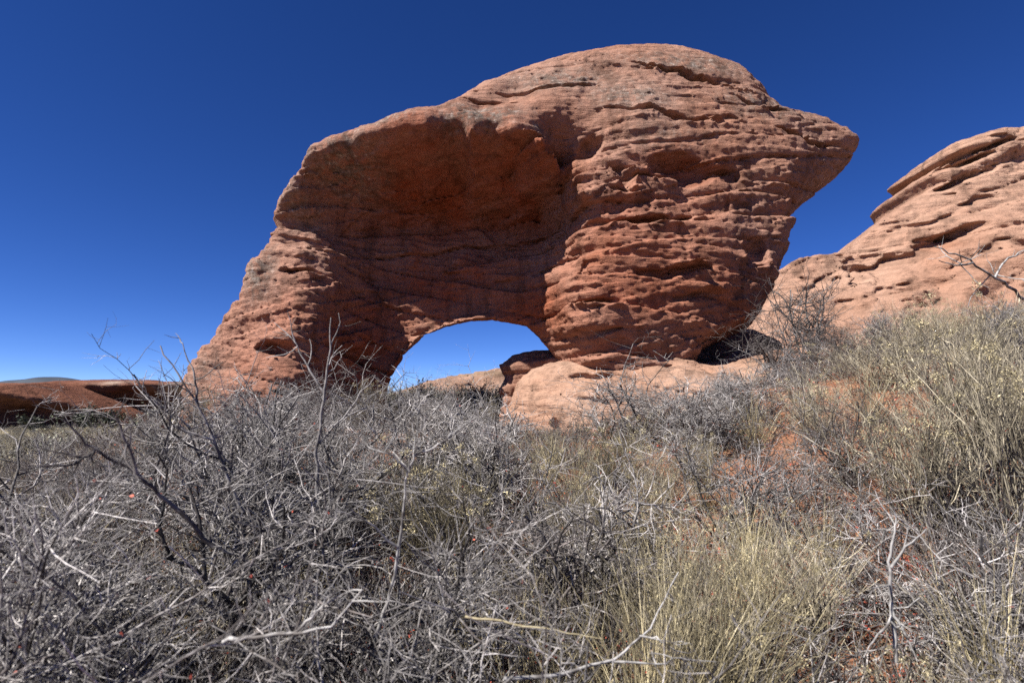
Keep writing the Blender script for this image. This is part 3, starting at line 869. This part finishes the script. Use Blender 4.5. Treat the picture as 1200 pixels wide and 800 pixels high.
# -- plants one can point to: (kind, px, distance, size, top in the photograph, label)
HERO = [
    ('gnarled', 250, 2.7, 1.05, 425, 'tall dark-stemmed leafless shrub before the left foot of the arch'),
    ('gnarled', 390, 3.3, .95, 425, 'leafless forked shrub reaching up against the shaded inner left pillar'),
    ('spiny', 500, 5.2, 1.25, 440, 'dense grey leafless shrub filling the view below the arch opening'),
    ('gnarled', 120, 1.9, .80, 535, 'dark tangled leafless shrub low at the left edge before the plain'),
    ('spiny', 770, 6.2, 1.45, 412, 'silvery bare shrub standing before the salmon ledge under the pier'),
    ('dark', 950, 8.0, 1.30, 318, 'blackish bare shrub on the slope between the arch and the pale dome'),
    ('dark', 905, 7.6, 1.05, 352, 'low blackish shrub tucked against the right end of the arch'),
    ('dark', 985, 7.2, 1.0, 372, 'dark shrub just in front of the blackish bare shrub below the pale dome'),
    ('spiny', 715, 6.6, 1.2, 430, 'grey bare shrub before the salmon ledge, left of the silvery one'),
    ('gnarled', 330, 2.2, .95, 505, 'dark dense thicket in the left foreground between the two tall shrubs'),
    ('gnarled', 60, 2.4, .85, 545, 'dark bare shrub at the left border below the far mesas'),
    ('dark', 620, 2.5, .85, 560, 'dark-stemmed shrub in the middle foreground right of the olive shrub'),
    ('spiny', 300, 4.3, 1.2, 432, 'silvery bare shrub reaching over the foot of the left pillar'),
    ('spiny', 432, 4.7, 1.2, 428, 'silvery bare shrub over the left lower corner of the opening'),
    ('spiny', 575, 6.4, 1.0, 470, 'small grey bare shrub beside the dark block under the arch'),
    ('spiny', 830, 5.4, 1.15, 432, 'pale bare shrub below the crack at the right end of the arch'),
    ('straw', 1195, 3.2, 1.15, 335, 'tall straw-coloured shrub cut by the right border'),
    ('straw', 1075, 3.5, 1.05, 425, 'straw-coloured shrub in front of the large one below the pale dome'),
    ('straw', 1130, 4.0, 1.30, 332, 'large straw-coloured shrub with yellow seed heads below the pale dome'),
    ('straw', 1030, 5.6, 1.15, 372, 'straw-coloured shrub with seed heads beside the blackish bare shrub'),
    ('olive', 540, 3.4, 1.10, 500, 'olive broom-like shrub with seed heads in the middle foreground'),
    ('spiny', 700, 3.0, .95, 520, 'grey bare shrub with stiff upright twigs right of the olive broom-like shrub'),
    ('spiny', 880, 6.0, .90, 425, 'pale bare shrub on the red slope below the right end of the arch'),
    ('grass', 790, 2.0, 1.15, 610, 'tall straw-yellow grass tuft at the bottom edge, right of centre'),
    ('grass', 745, 1.75, 1.1, 640, 'straw-yellow grass tuft at the bottom edge, left of the tallest tuft'),
    ('grass', 835, 1.9, 1.1, 625, 'straw-yellow grass tuft at the bottom edge, right of the tallest tuft'),
    ('grass', 770, 2.6, 1.1, 575, 'straw-yellow grass tuft behind the tallest tuft'),
    ('grass', 870, 2.5, 1.0, 600, 'straw-yellow grass tuft beside the small sagebrush'),
    ('spiny', 1150, 2.4, .95, 560, 'grey woody shrub in the bottom right corner, its twigs out of focus'),
    ('sage', 850, 3.2, .75, 640, 'small grey-green sagebrush by the red soil, right of the yellow grass'),
]
for q, (k, px, y, s_, tp_, lb) in enumerate(HERO):
    plant(k, px_x(px, y), y, s_, lb, var=q, top=tp_)

# -- the other plants of the foreground, told apart by nothing
GL = {'spiny': 'grey leafless shrub', 'dark': 'dark-twigged leafless shrub', 'gnarled': 'thick-stemmed leafless shrub', 'straw': 'straw-coloured dry shrub',
      'olive': 'olive-brown broom-like shrub', 'sage': 'low grey-green sagebrush', 'grass': 'tuft of dry yellow grass'}
GNAME = {'spiny': 'grey bare shrubs', 'dark': 'dark bare shrubs', 'gnarled': 'thick-stemmed shrubs', 'straw': 'straw-coloured shrubs', 'olive': 'broom-like shrubs', 'sage': 'sagebrush', 'grass': 'grass tufts'}
def where(px, y):
    if y < 2.3:
        return 'in the bottom left corner' if px < 300 else 'at the bottom edge, left of centre' if px < 600 else 'at the bottom edge, right of centre' if px < 900 else 'in the bottom right corner'
    if y < 5.2:
        return 'in the left foreground, below the plain' if px < 230 else 'in the foreground below the left pillar' if px < 440 else 'in the foreground below the arch opening' if px < 620 else \
               'in the foreground below the salmon ledge' if px < 850 else 'on the bare red soil patch' if px < 1030 else 'on the slope at the right edge'
    return 'at the edge of the plain, left of the arch' if px < 230 else 'close to the left foot of the arch' if px < 440 else 'close under the arch opening' if px < 600 else \
           'at the foot of the salmon ledge' if px < 850 else 'on the slope under the right end of the arch' if px < 1000 else 'on the slope just below the pale dome'
placed = [(px_x(h[1], h[2]), h[2], .35 * h[3]) for h in HERO if h[0] != 'grass']
def scatter(n, y0, y1, f, mind, tries=30):
    c = 0
    for _ in range(n * tries):
        if c >= n: break
        y = y0 + (y1 - y0) * RNG.random() ** 0.8
        px = RNG.uniform(-140, 1340)
        x = px_x(px, y)
        if any((x - a) ** 2 + (y - b) ** 2 < (mind + r * .5) ** 2 for a, b, r in placed): continue
        k, s_ = f(px, y)
        if k is None: continue
        placed.append((x, y, .3 * s_))
        w_ = where(px, y)
        plant(k, x, y, s_, GL[k] + ' ' + w_, GNAME[k] + ' ' + w_); c += 1

def pick(px, y):
    r = RNG.random()
    if y > 8.0 and 600 < px < 940: return None, 0
    if 850 < px < 1060 and y < 5.2 and r < .85: return None, 0          # bare red soil
    if px > 980:
        if y < 2.6: return ('spiny', .62) if r < .6 else ('straw', .6)
        return ('straw', RNG.uniform(.75, 1.05)) if r < .62 else ('spiny', RNG.uniform(.6, .9)) if r < .85 else ('dark', .7)
    if px > 760:
        return ('straw', RNG.uniform(.6, .85)) if r < .3 else ('spiny', RNG.uniform(.8, 1.2)) if r < .72 else ('straw', RNG.uniform(.5, .7))
    if px > 420:
        return ('spiny', RNG.uniform(.8, 1.2)) if r < .5 else ('olive', RNG.uniform(.7, 1.0)) if r < .75 else ('dark', .65) if r < .85 else ('straw', .65)
    return ('spiny', RNG.uniform(.8, 1.2)) if r < .3 else ('dark', RNG.uniform(.6, .9)) if r < .58 else ('gnarled', RNG.uniform(.8, 1.2)) if r < .84 else ('olive', .75) if r < .92 else ('sage', .9)
def near(px, y):
    if 540 < px < 920 or (px < 1040 and px > 690 and RNG.random() < .8): return None, 0
    k, s_ = pick(px, y)
    if k in ('olive', 'straw') and px < 980: k = 'spiny' if RNG.random() < .5 else 'dark'
    return k, s_ * .72
scatter(15, 1.05, 2.0, near, .32)
scatter(38, 2.0, 5.0, pick, .46)
scatter(54, 5.0, 9.0, pick, .5)
def gr(px, y): return ('grass', RNG.uniform(.6, 1.0)) if (620 < px < 900 or RNG.random() < .12) else (None, 0)
scatter(38, 1.3, 5.5, gr, .10)
print('plants', len(placed))

# -- single branches that stand out: limbs are lists of (px, py, distance), the first is the main one
def dead_branch(name, label, limbs, r0, mat, seed, twigs=10, cat='branch'):
    rng = random.Random(seed)
    root = bpy.data.objects.new(name, None); root.empty_display_size = .1
    b0 = at(*limbs[0][0]); root.location = b0; COL.objects.link(root)
    allp = []
    for li, limb in enumerate(limbs):
        P = [np.array(at(*q)) - np.array(b0) for q in limb]
        pts = []
        for i in range(len(P) - 1):
            for t in np.linspace(0, 1, 5)[:-1]: pts.append(P[i] * (1 - t) + P[i + 1] * t + np.array([rng.gauss(0, .45), rng.gauss(0, .45), rng.gauss(0, .45)]) * r0 * (0 if (i == 0 and t == 0) else 1))
        pts.append(P[-1])
        n = len(pts); r = r0 if li == 0 else r0 * .68
        rr = [r * (1 - .72 * i / (n - 1)) for i in range(n)]
        v, q = tubes([([tuple(p) for p in pts], rr)], 6)
        mesh_obj('limb', v, q, mat, parent=root)
        allp.append((0, [tuple(p) for p in pts], rr))
    if twigs:
        Pm = dict(seg=[4, 2], wig=[.2, .22], up=[.03, .03], taper=[.4, .4], kids=[(1, 3), (0, 0)], ang=[(35, 75)], len=[(.35, .6)], rad=[r0 * .35, r0 * .22])
        Pm['from'] = [.2]
        tp, td = along(rng, allp, 0, twigs)
        for p, d in zip(tp, td):
            rv = nrm((d[0] * .6 + rng.gauss(0, .6), d[1] * .6 + rng.gauss(0, .6), d[2] * .6 + rng.gauss(0, .5)))
            o2 = []
            grow_free(rng, p, rv, r0 * rng.uniform(9, 22), r0 * .36, 0, Pm, o2)
            v, q = tubes([(p_, r_) for l_, p_, r_ in o2], 4)
            mesh_obj('twig', v, q, mat, parent=root)
    tag(root, label, cat)

def grow_free(rng, p, d, *a):
    # growth measured from the branch, free of the ground clamp: lift, grow, lower
    out = a[-1]
    grow(rng, (p[0], p[1], p[2] + 5), d, *a)
    for i, (l, pts, r) in enumerate(out): out[i] = (l, [(q[0], q[1], q[2] - 5) for q in pts], r)

dead_branch('forked_twig', 'pale forked twig rising in the middle foreground, left of the olive shrub', [[(440, 745, 1.75), (458, 690, 1.72), (470, 620, 1.7), (480, 545, 1.68), (492, 515, 1.68)], [(480, 552, 1.68), (462, 534, 1.66), (448, 530, 1.64)], [(484, 535, 1.68), (515, 520, 1.7), (540, 498, 1.74)], [(466, 640, 1.7), (430, 612, 1.66), (412, 596, 1.64)]], .0062, M['bleached'], 31, 7)
dead_branch('dead_branch', 'grey gnarled dead branch sticking up against the pale dome', [[(1215, 365, 4.3), (1190, 340, 4.2), (1160, 322, 4.1), (1128, 300, 4.05), (1095, 289, 4.0)], [(1166, 325, 4.12), (1176, 305, 4.1), (1200, 294, 4.1), (1225, 292, 4.1)], [(1140, 308, 4.07), (1120, 312, 4.0), (1100, 305, 3.95)]], .013, M['bleached'], 32, 12)
dead_branch('dead_branch', 'bleached upright dead branch on the red soil at lower right', [[(1050, 775, 2.0), (1046, 720, 2.0), (1042, 670, 2.0), (1048, 630, 2.0), (1050, 605, 2.0)], [(1044, 665, 2.0), (1062, 640, 2.0), (1085, 620, 2.02)], [(1046, 720, 2.0), (1030, 745, 1.95), (1012, 770, 1.9)], [(1046, 715, 2.0), (1065, 745, 1.93), (1075, 775, 1.88)]], .008, M['bleached'], 33, 8)
dead_branch('fallen_branch', 'bleached fallen branch lying at the bottom edge, right of centre', [[(590, 795, 1.55), (660, 790, 1.58), (720, 772, 1.62), (762, 735, 1.68), (795, 670, 1.75)], [(715, 775, 1.62), (760, 778, 1.6), (800, 770, 1.6)], [(750, 745, 1.66), (770, 748, 1.64), (790, 760, 1.62)]], .0055, M['bleached'], 34, 9)
dead_branch('fallen_branch', 'short bleached branch lying across the twigs at lower left', [[(262, 752, 1.35), (300, 746, 1.33), (345, 742, 1.32), (372, 715, 1.32), (395, 690, 1.33)], [(345, 742, 1.32), (385, 735, 1.3), (425, 690, 1.32)]], .0055, M['bleached'], 35, 6)
dead_branch('dead_branch', 'dark bare branch leaning across the left foreground before the plain', [[(250, 640, 1.7), (200, 590, 1.65), (160, 555, 1.6), (110, 530, 1.55), (75, 490, 1.5)], [(160, 555, 1.6), (150, 520, 1.58), (130, 480, 1.55)], [(110, 530, 1.55), (85, 545, 1.5), (50, 548, 1.45)]], .0075, M['dark_bark'], 36, 12)
dead_branch('dead_branch', 'tall thin grey branch rising before the left foot of the arch', [[(285, 600, 2.3), (262, 545, 2.28), (240, 490, 2.25), (215, 448, 2.22), (188, 405, 2.2)], [(232, 475, 2.25), (228, 440, 2.24), (214, 402, 2.24)], [(250, 515, 2.26), (205, 500, 2.2), (180, 470, 2.18)]], .008, M['grey_bark'], 37, 14)
dead_branch('dead_branch', 'upright grey branch before the shaded inner side of the left pillar', [[(372, 600, 2.5), (372, 530, 2.5), (378, 470, 2.5), (386, 420, 2.5), (388, 372, 2.5)], [(380, 460, 2.5), (360, 430, 2.5), (345, 398, 2.5)], [(374, 520, 2.5), (410, 480, 2.52), (440, 440, 2.52)]], .009, M['grey_twig'], 38, 14)
dead_branch('dry_stalk', 'long yellow stalk lying nearly flat at the bottom, left of the grass', [[(545, 722, 1.5), (600, 730, 1.5), (650, 738, 1.5), (705, 748, 1.5)]], .0035, M['dry_grass'], 39, 0, 'stalk')

# ------------------------------------------------------------------ stuff: plants nobody could count
def scatter_stuff(name, label, pts, meshes, smin, smax, seed, tilt=0.15):
    """one object of instances on points (geometry nodes)"""
    lib = bpy.data.collections.new(name + '_kinds')
    for me in meshes:
        lib.objects.link(bpy.data.objects.new(me.name, me))
    me = bpy.data.meshes.new(name)
    me.from_pydata([tuple(p) for p in pts], [], [])
    o = bpy.data.objects.new(name, me); COL.objects.link(o)
    ng = bpy.data.node_groups.new(name, 'GeometryNodeTree')
    ng.interface.new_socket('Geometry', in_out='INPUT', socket_type='NodeSocketGeometry')
    ng.interface.new_socket('Geometry', in_out='OUTPUT', socket_type='NodeSocketGeometry')
    N = ng.nodes.new; L = ng.links.new
    gi, go = N('NodeGroupInput'), N('NodeGroupOutput')
    ci = N('GeometryNodeCollectionInfo'); ci.inputs['Collection'].default_value = lib
    ci.inputs['Separate Children'].default_value = True; ci.inputs['Reset Children'].default_value = True
    ip = N('GeometryNodeInstanceOnPoints'); ip.inputs['Pick Instance'].default_value = True
    rr = N('FunctionNodeRandomValue'); rr.data_type = 'FLOAT_VECTOR'
    rr.inputs[0].default_value = (-tilt, -tilt, 0); rr.inputs[1].default_value = (tilt, tilt, 6.283)
    rr.inputs['Seed'].default_value = seed
    rs = N('FunctionNodeRandomValue'); rs.data_type = 'FLOAT'
    rs.inputs[2].default_value = smin; rs.inputs[3].default_value = smax; rs.inputs['Seed'].default_value = seed + 1
    ri = N('FunctionNodeRandomValue'); ri.data_type = 'INT'
    ri.inputs[4].default_value = 0; ri.inputs[5].default_value = len(meshes) - 1; ri.inputs['Seed'].default_value = seed + 2
    L(gi.outputs[0], ip.inputs['Points']); L(ci.outputs[0], ip.inputs['Instance'])
    L(rr.outputs[0], ip.inputs['Rotation']); L(rs.outputs[1], ip.inputs['Scale']); L(ri.outputs[2], ip.inputs['Instance Index'])
    L(ip.outputs[0], go.inputs[0])
    md = o.modifiers.new('scatter', 'NODES'); md.node_group = ng
    tag(o, label, None, None, 'stuff')
    return o

def joined(parts):
    """one mesh of several (verts, quads, material)"""
    vs_, qs, mi, b = [], [], [], 0
    for k, (v, q, m) in enumerate(parts):
        vs_.append(v); qs.append(q + b); b += len(v); mi += [k] * len(q)
    o = mesh_obj('clump', np.vstack(vs_), np.vstack(qs), None, link=False)
    for _, _, m in parts: o.data.materials.append(m)
    o.data.polygons.foreach_set('material_index', np.array(mi, np.int32))
    return o.data

def far_bush(seed, stem, leafm, H=.55, leaves=260, lw=.012):
    rng = random.Random(seed)
    P = dict(seg=[4, 2, 2], wig=[.2, .2, .2], up=[.07, .07, .05], taper=[.5, .5, .5], kids=[(5, 7), (2, 4), (0, 0)], ang=[(25, 60), (30, 70)], len=[(.35, .6), (.35, .6)], rad=[.008, .005, .004])
    P['from'] = [.15, .15]
    out = []
    for _ in range(14):
        p, d = base_stem(rng, .08, (5, 65))
        grow(rng, p, d, H * rng.uniform(.7, 1.15), .006, 0, P, out)
    v, q = tubes([(p, r) for l, p, r in out], 3)
    lp, ld = along(rng, out, 1, leaves)
    vl, ql = leaf_quads(rng, lp, ld, .05, lw, .7)
    return joined([(v, q, stem), (vl, ql, leafm)])

FAR = [far_bush(401, M['grey_twig'], M['sage_leaf']), far_bush(402, M['olive_stem'], M['olive_stem']), far_bush(403, M['straw_stem'], M['straw_stem']), far_bush(404, M['grey_twig'], M['sage_leaf'], .65),
       far_bush(405, M['grey_bark'], M['grey_twig'], .6, 90), far_bush(406, M['straw_stem'], M['dry_grass'], .45)]
rs_ = np.random.RandomState(11)
def wedge(n, y0, y1, pa, pb, power=1.0):
    y = y0 * (y1 / y0) ** (rs_.rand(n) ** power)
    x = (rs_.uniform(pa, pb, n) - CX) / FPX * y
    return x, y
x_, y_ = wedge(7000, 9.2, 112, -150, 760, .85)
inarch = (y_ > 7.6) & (y_ < 11.6) & (x_ > -5.6) & (x_ < 6)
x_, y_ = x_[~inarch], y_[~inarch]
pts_ = np.stack([x_, y_, ground_z(x_, y_) - .03], 1)
scatter_stuff('shrubland', 'grey-green and straw scrub covering the plain behind the arch', pts_, FAR, .6, 1.25, 3)

# under-storey: short dead twigs and grass between the bushes
def thatch(seed, n=70, mat='grey_twig', H=.22):
    rng = random.Random(seed); lst = []
    for _ in range(n):
        p = (rng.gauss(0, .12), rng.gauss(0, .12), 0.0)
        a = rng.uniform(0, 6.28); t = math.radians(rng.uniform(5, 85))
        d = (math.sin(t) * math.cos(a), math.sin(t) * math.sin(a), math.cos(t))
        pts = [p]; L = H * rng.uniform(.4, 1.2)
        for i in range(3):
            d = nrm((d[0] + rng.gauss(0, .2), d[1] + rng.gauss(0, .2), d[2] + rng.gauss(0, .12)))
            p = (p[0] + d[0] * L / 3, p[1] + d[1] * L / 3, max(p[2] + d[2] * L / 3, .008)); pts.append(p)
        w = rng.uniform(.0014, .0034)
        lst.append((pts, [w, w * .9, w * .7, w * .4]))
    v, q = tubes(lst, 3)
    return joined([(v, q, M[mat])])
TH = [thatch(501, 60, 'dark_twig'), thatch(502, 70, 'dark_twig'), thatch(503, 60, 'straw_stem', .22), thatch(504, 60, 'dark_twig', .2), thatch(505, 60, 'dark_bark', .22), thatch(506, 50, 'grey_twig', .26)]
x_, y_ = wedge(2100, 0.9, 10.5, -170, 1370, .75)
pxs = x_ / y_ * FPX + CX
bare = (pxs > 800) & (pxs < 1080) & (y_ < 5.5) & (rs_.rand(len(x_)) < .72)
inped = (y_ > 7.4) & (x_ > -0.2) & (x_ < 5.4)
x_, y_ = x_[~bare & ~inped], y_[~bare & ~inped]
pts_ = np.stack([x_, y_, ground_z(x_, y_) - .005], 1)
scatter_stuff('undergrowth', 'short dead twigs and dry grass between the foreground shrubs', pts_, TH, .7, 1.5, 9)

# fallen leaves
def leafbunch(seed, mat, n=26):
    rng = random.Random(seed)
    lp = [(rng.gauss(0, .07), rng.gauss(0, .07), .006 + abs(rng.gauss(0, .012))) for _ in range(n)]
    ld = [nrm((rng.gauss(0, 1), rng.gauss(0, 1), .1)) for _ in range(n)]
    v, q = leaf_quads(rng, lp, ld, .022, .008, .2)
    return joined([(v, q, M[mat])])
LB = [leafbunch(601, 'red_leaf'), leafbunch(602, 'brown_leaf'), leafbunch(603, 'red_leaf', 14)]
x_, y_ = wedge(1500, 0.9, 7.0, 150, 1250, .7)
x2, y2 = wedge(500, 1.1, 2.6, 380, 800, 1.0)
x_, y_ = np.append(x_, x2), np.append(y_, y2)
pts_ = np.stack([x_, y_, ground_z(x_, y_) + np.append(np.zeros(1500), rs_.rand(500) * .09)], 1)
scatter_stuff('fallen_leaves', 'small red and brown leaves fallen on the soil under the shrubs', pts_, LB, .7, 1.3, 17, .1)

# ------------------------------------------------------------------ small trees at the foot of the far mesas
def far_tree(px, py, Y, r, hgt, label, mat, seed, name='juniper_tree', n=420):
    rng = random.Random(seed)
    x, _, _ = at(px, py, Y)
    z = gz(x, Y)
    root = bpy.data.objects.new(name, None); root.location = (x, Y, z); COL.objects.link(root)
    P = dict(seg=[4, 3], wig=[.15, .2], up=[.05, .05], taper=[.4, .4], kids=[(4, 6), (0, 0)], ang=[(30, 65)], len=[(.4, .7)], rad=[.12, .05]); P['from'] = [.25]
    out = []
    for _ in range(4):
        p, d = base_stem(rng, .1, (5, 40)); grow(rng, p, d, hgt * .8, .1, 0, P, out)
    v, q = tubes([(p, rr) for l, p, rr in out], 4)
    mesh_obj('trunk', v, q, M['dark_bark'], parent=root)
    cl = [(rng.gauss(0, r * .45), rng.gauss(0, r * .45), hgt * rng.uniform(.25, .9), r * rng.uniform(.25, .5)) for _ in range(9)]
    lp, ld = [], []
    for _ in range(n):
        c = rng.choice(cl); lp.append((c[0] + rng.gauss(0, c[3] * .6), c[1] + rng.gauss(0, c[3] * .6), max(.1, c[2] + rng.gauss(0, c[3] * .5)))); ld.append((rng.gauss(0, 1), rng.gauss(0, 1), rng.gauss(0, 1)))
    v, q = leaf_quads(rng, lp, ld, .42, .11, .4)
    mesh_obj('crown', v, q, mat, parent=root)
    tag(root, label, 'tree' if name == 'juniper_tree' else 'shrub', 'small trees at the foot of the mesas')
far_tree(90, 488, 84, 1.6, 2.6, 'dark round juniper at the foot of the far mesa, leftmost of the row', M['juniper'], 71)
far_tree(112, 484, 88, 2.2, 3.2, 'largest dark juniper in the row below the shaded mesa face', M['juniper'], 72, n=600)
far_tree(132, 486, 90, 1.6, 2.4, 'dark juniper right of the largest one below the mesa', M['juniper'], 73)
far_tree(40, 492, 80, 1.3, 2.0, 'small dark juniper below the low red dome at the far left', M['juniper'], 74)
far_tree(158, 490, 74, 1.4, 1.6, 'low rounded green bush on the plain before the mesa', M['green_leaf'], 75, 'round_bush')
far_tree(180, 478, 86, 1.9, 3.4, 'pale leafless bush standing against the shaded mesa face', M['grey_twig'], 76, 'pale_bush', 260)


# ------------------------------------------------------------------ loose stones
import bmesh
def stone(seed, px, y, size, label, group):
    rng = random.Random(seed)
    bm = bmesh.new()
    for _ in range(16):
        v = nrm((rng.gauss(0, 1), rng.gauss(0, 1), rng.gauss(0, 1)))
        bm.verts.new((v[0] * size * rng.uniform(.7, 1.1), v[1] * size * rng.uniform(.5, .9), v[2] * size * rng.uniform(.25, .5)))
    r_ = bmesh.ops.convex_hull(bm, input=bm.verts)
    bmesh.ops.delete(bm, geom=[g for g in r_['geom_interior'] if isinstance(g, bmesh.types.BMVert)], context='VERTS')
    bmesh.ops.bevel(bm, geom=list(bm.edges), offset=size * .05, segments=1, affect='EDGES')
    me = bpy.data.meshes.new('stone'); bm.to_mesh(me); bm.free()
    me.materials.append(M['pedestal'] if rng.random() < .5 else M['arch'])
    o = bpy.data.objects.new('stone', me); COL.objects.link(o)
    x = px_x(px, y)
    o.location = (x, y, gz(x, y) + size * .12); o.rotation_euler = (rng.gauss(0, .2), rng.gauss(0, .2), rng.uniform(0, 6.28))
    tag(o, label, 'stone', group)
for k, (px, y, sz) in enumerate([(925, 3.1, .05), (965, 2.7, .035), (940, 3.6, .07), (1000, 2.5, .03), (905, 4.3, .09), (1015, 3.3, .045), (950, 4.6, .06), (890, 3.8, .04), (980, 4.1, .05)]):
    stone(800 + k, px, y, sz, 'small reddish stone on the bare red soil at right', 'stones on the red soil')
for k, (px, y, sz) in enumerate([(640, 7.2, .16), (668, 7.0, .11), (705, 6.9, .2), (742, 7.0, .13), (610, 7.6, .12), (860, 7.3, .2), (895, 7.2, .15)]):
    stone(830 + k, px, y, sz, 'fallen sandstone slab at the foot of the salmon ledge', 'slabs fallen at the foot of the ledge')
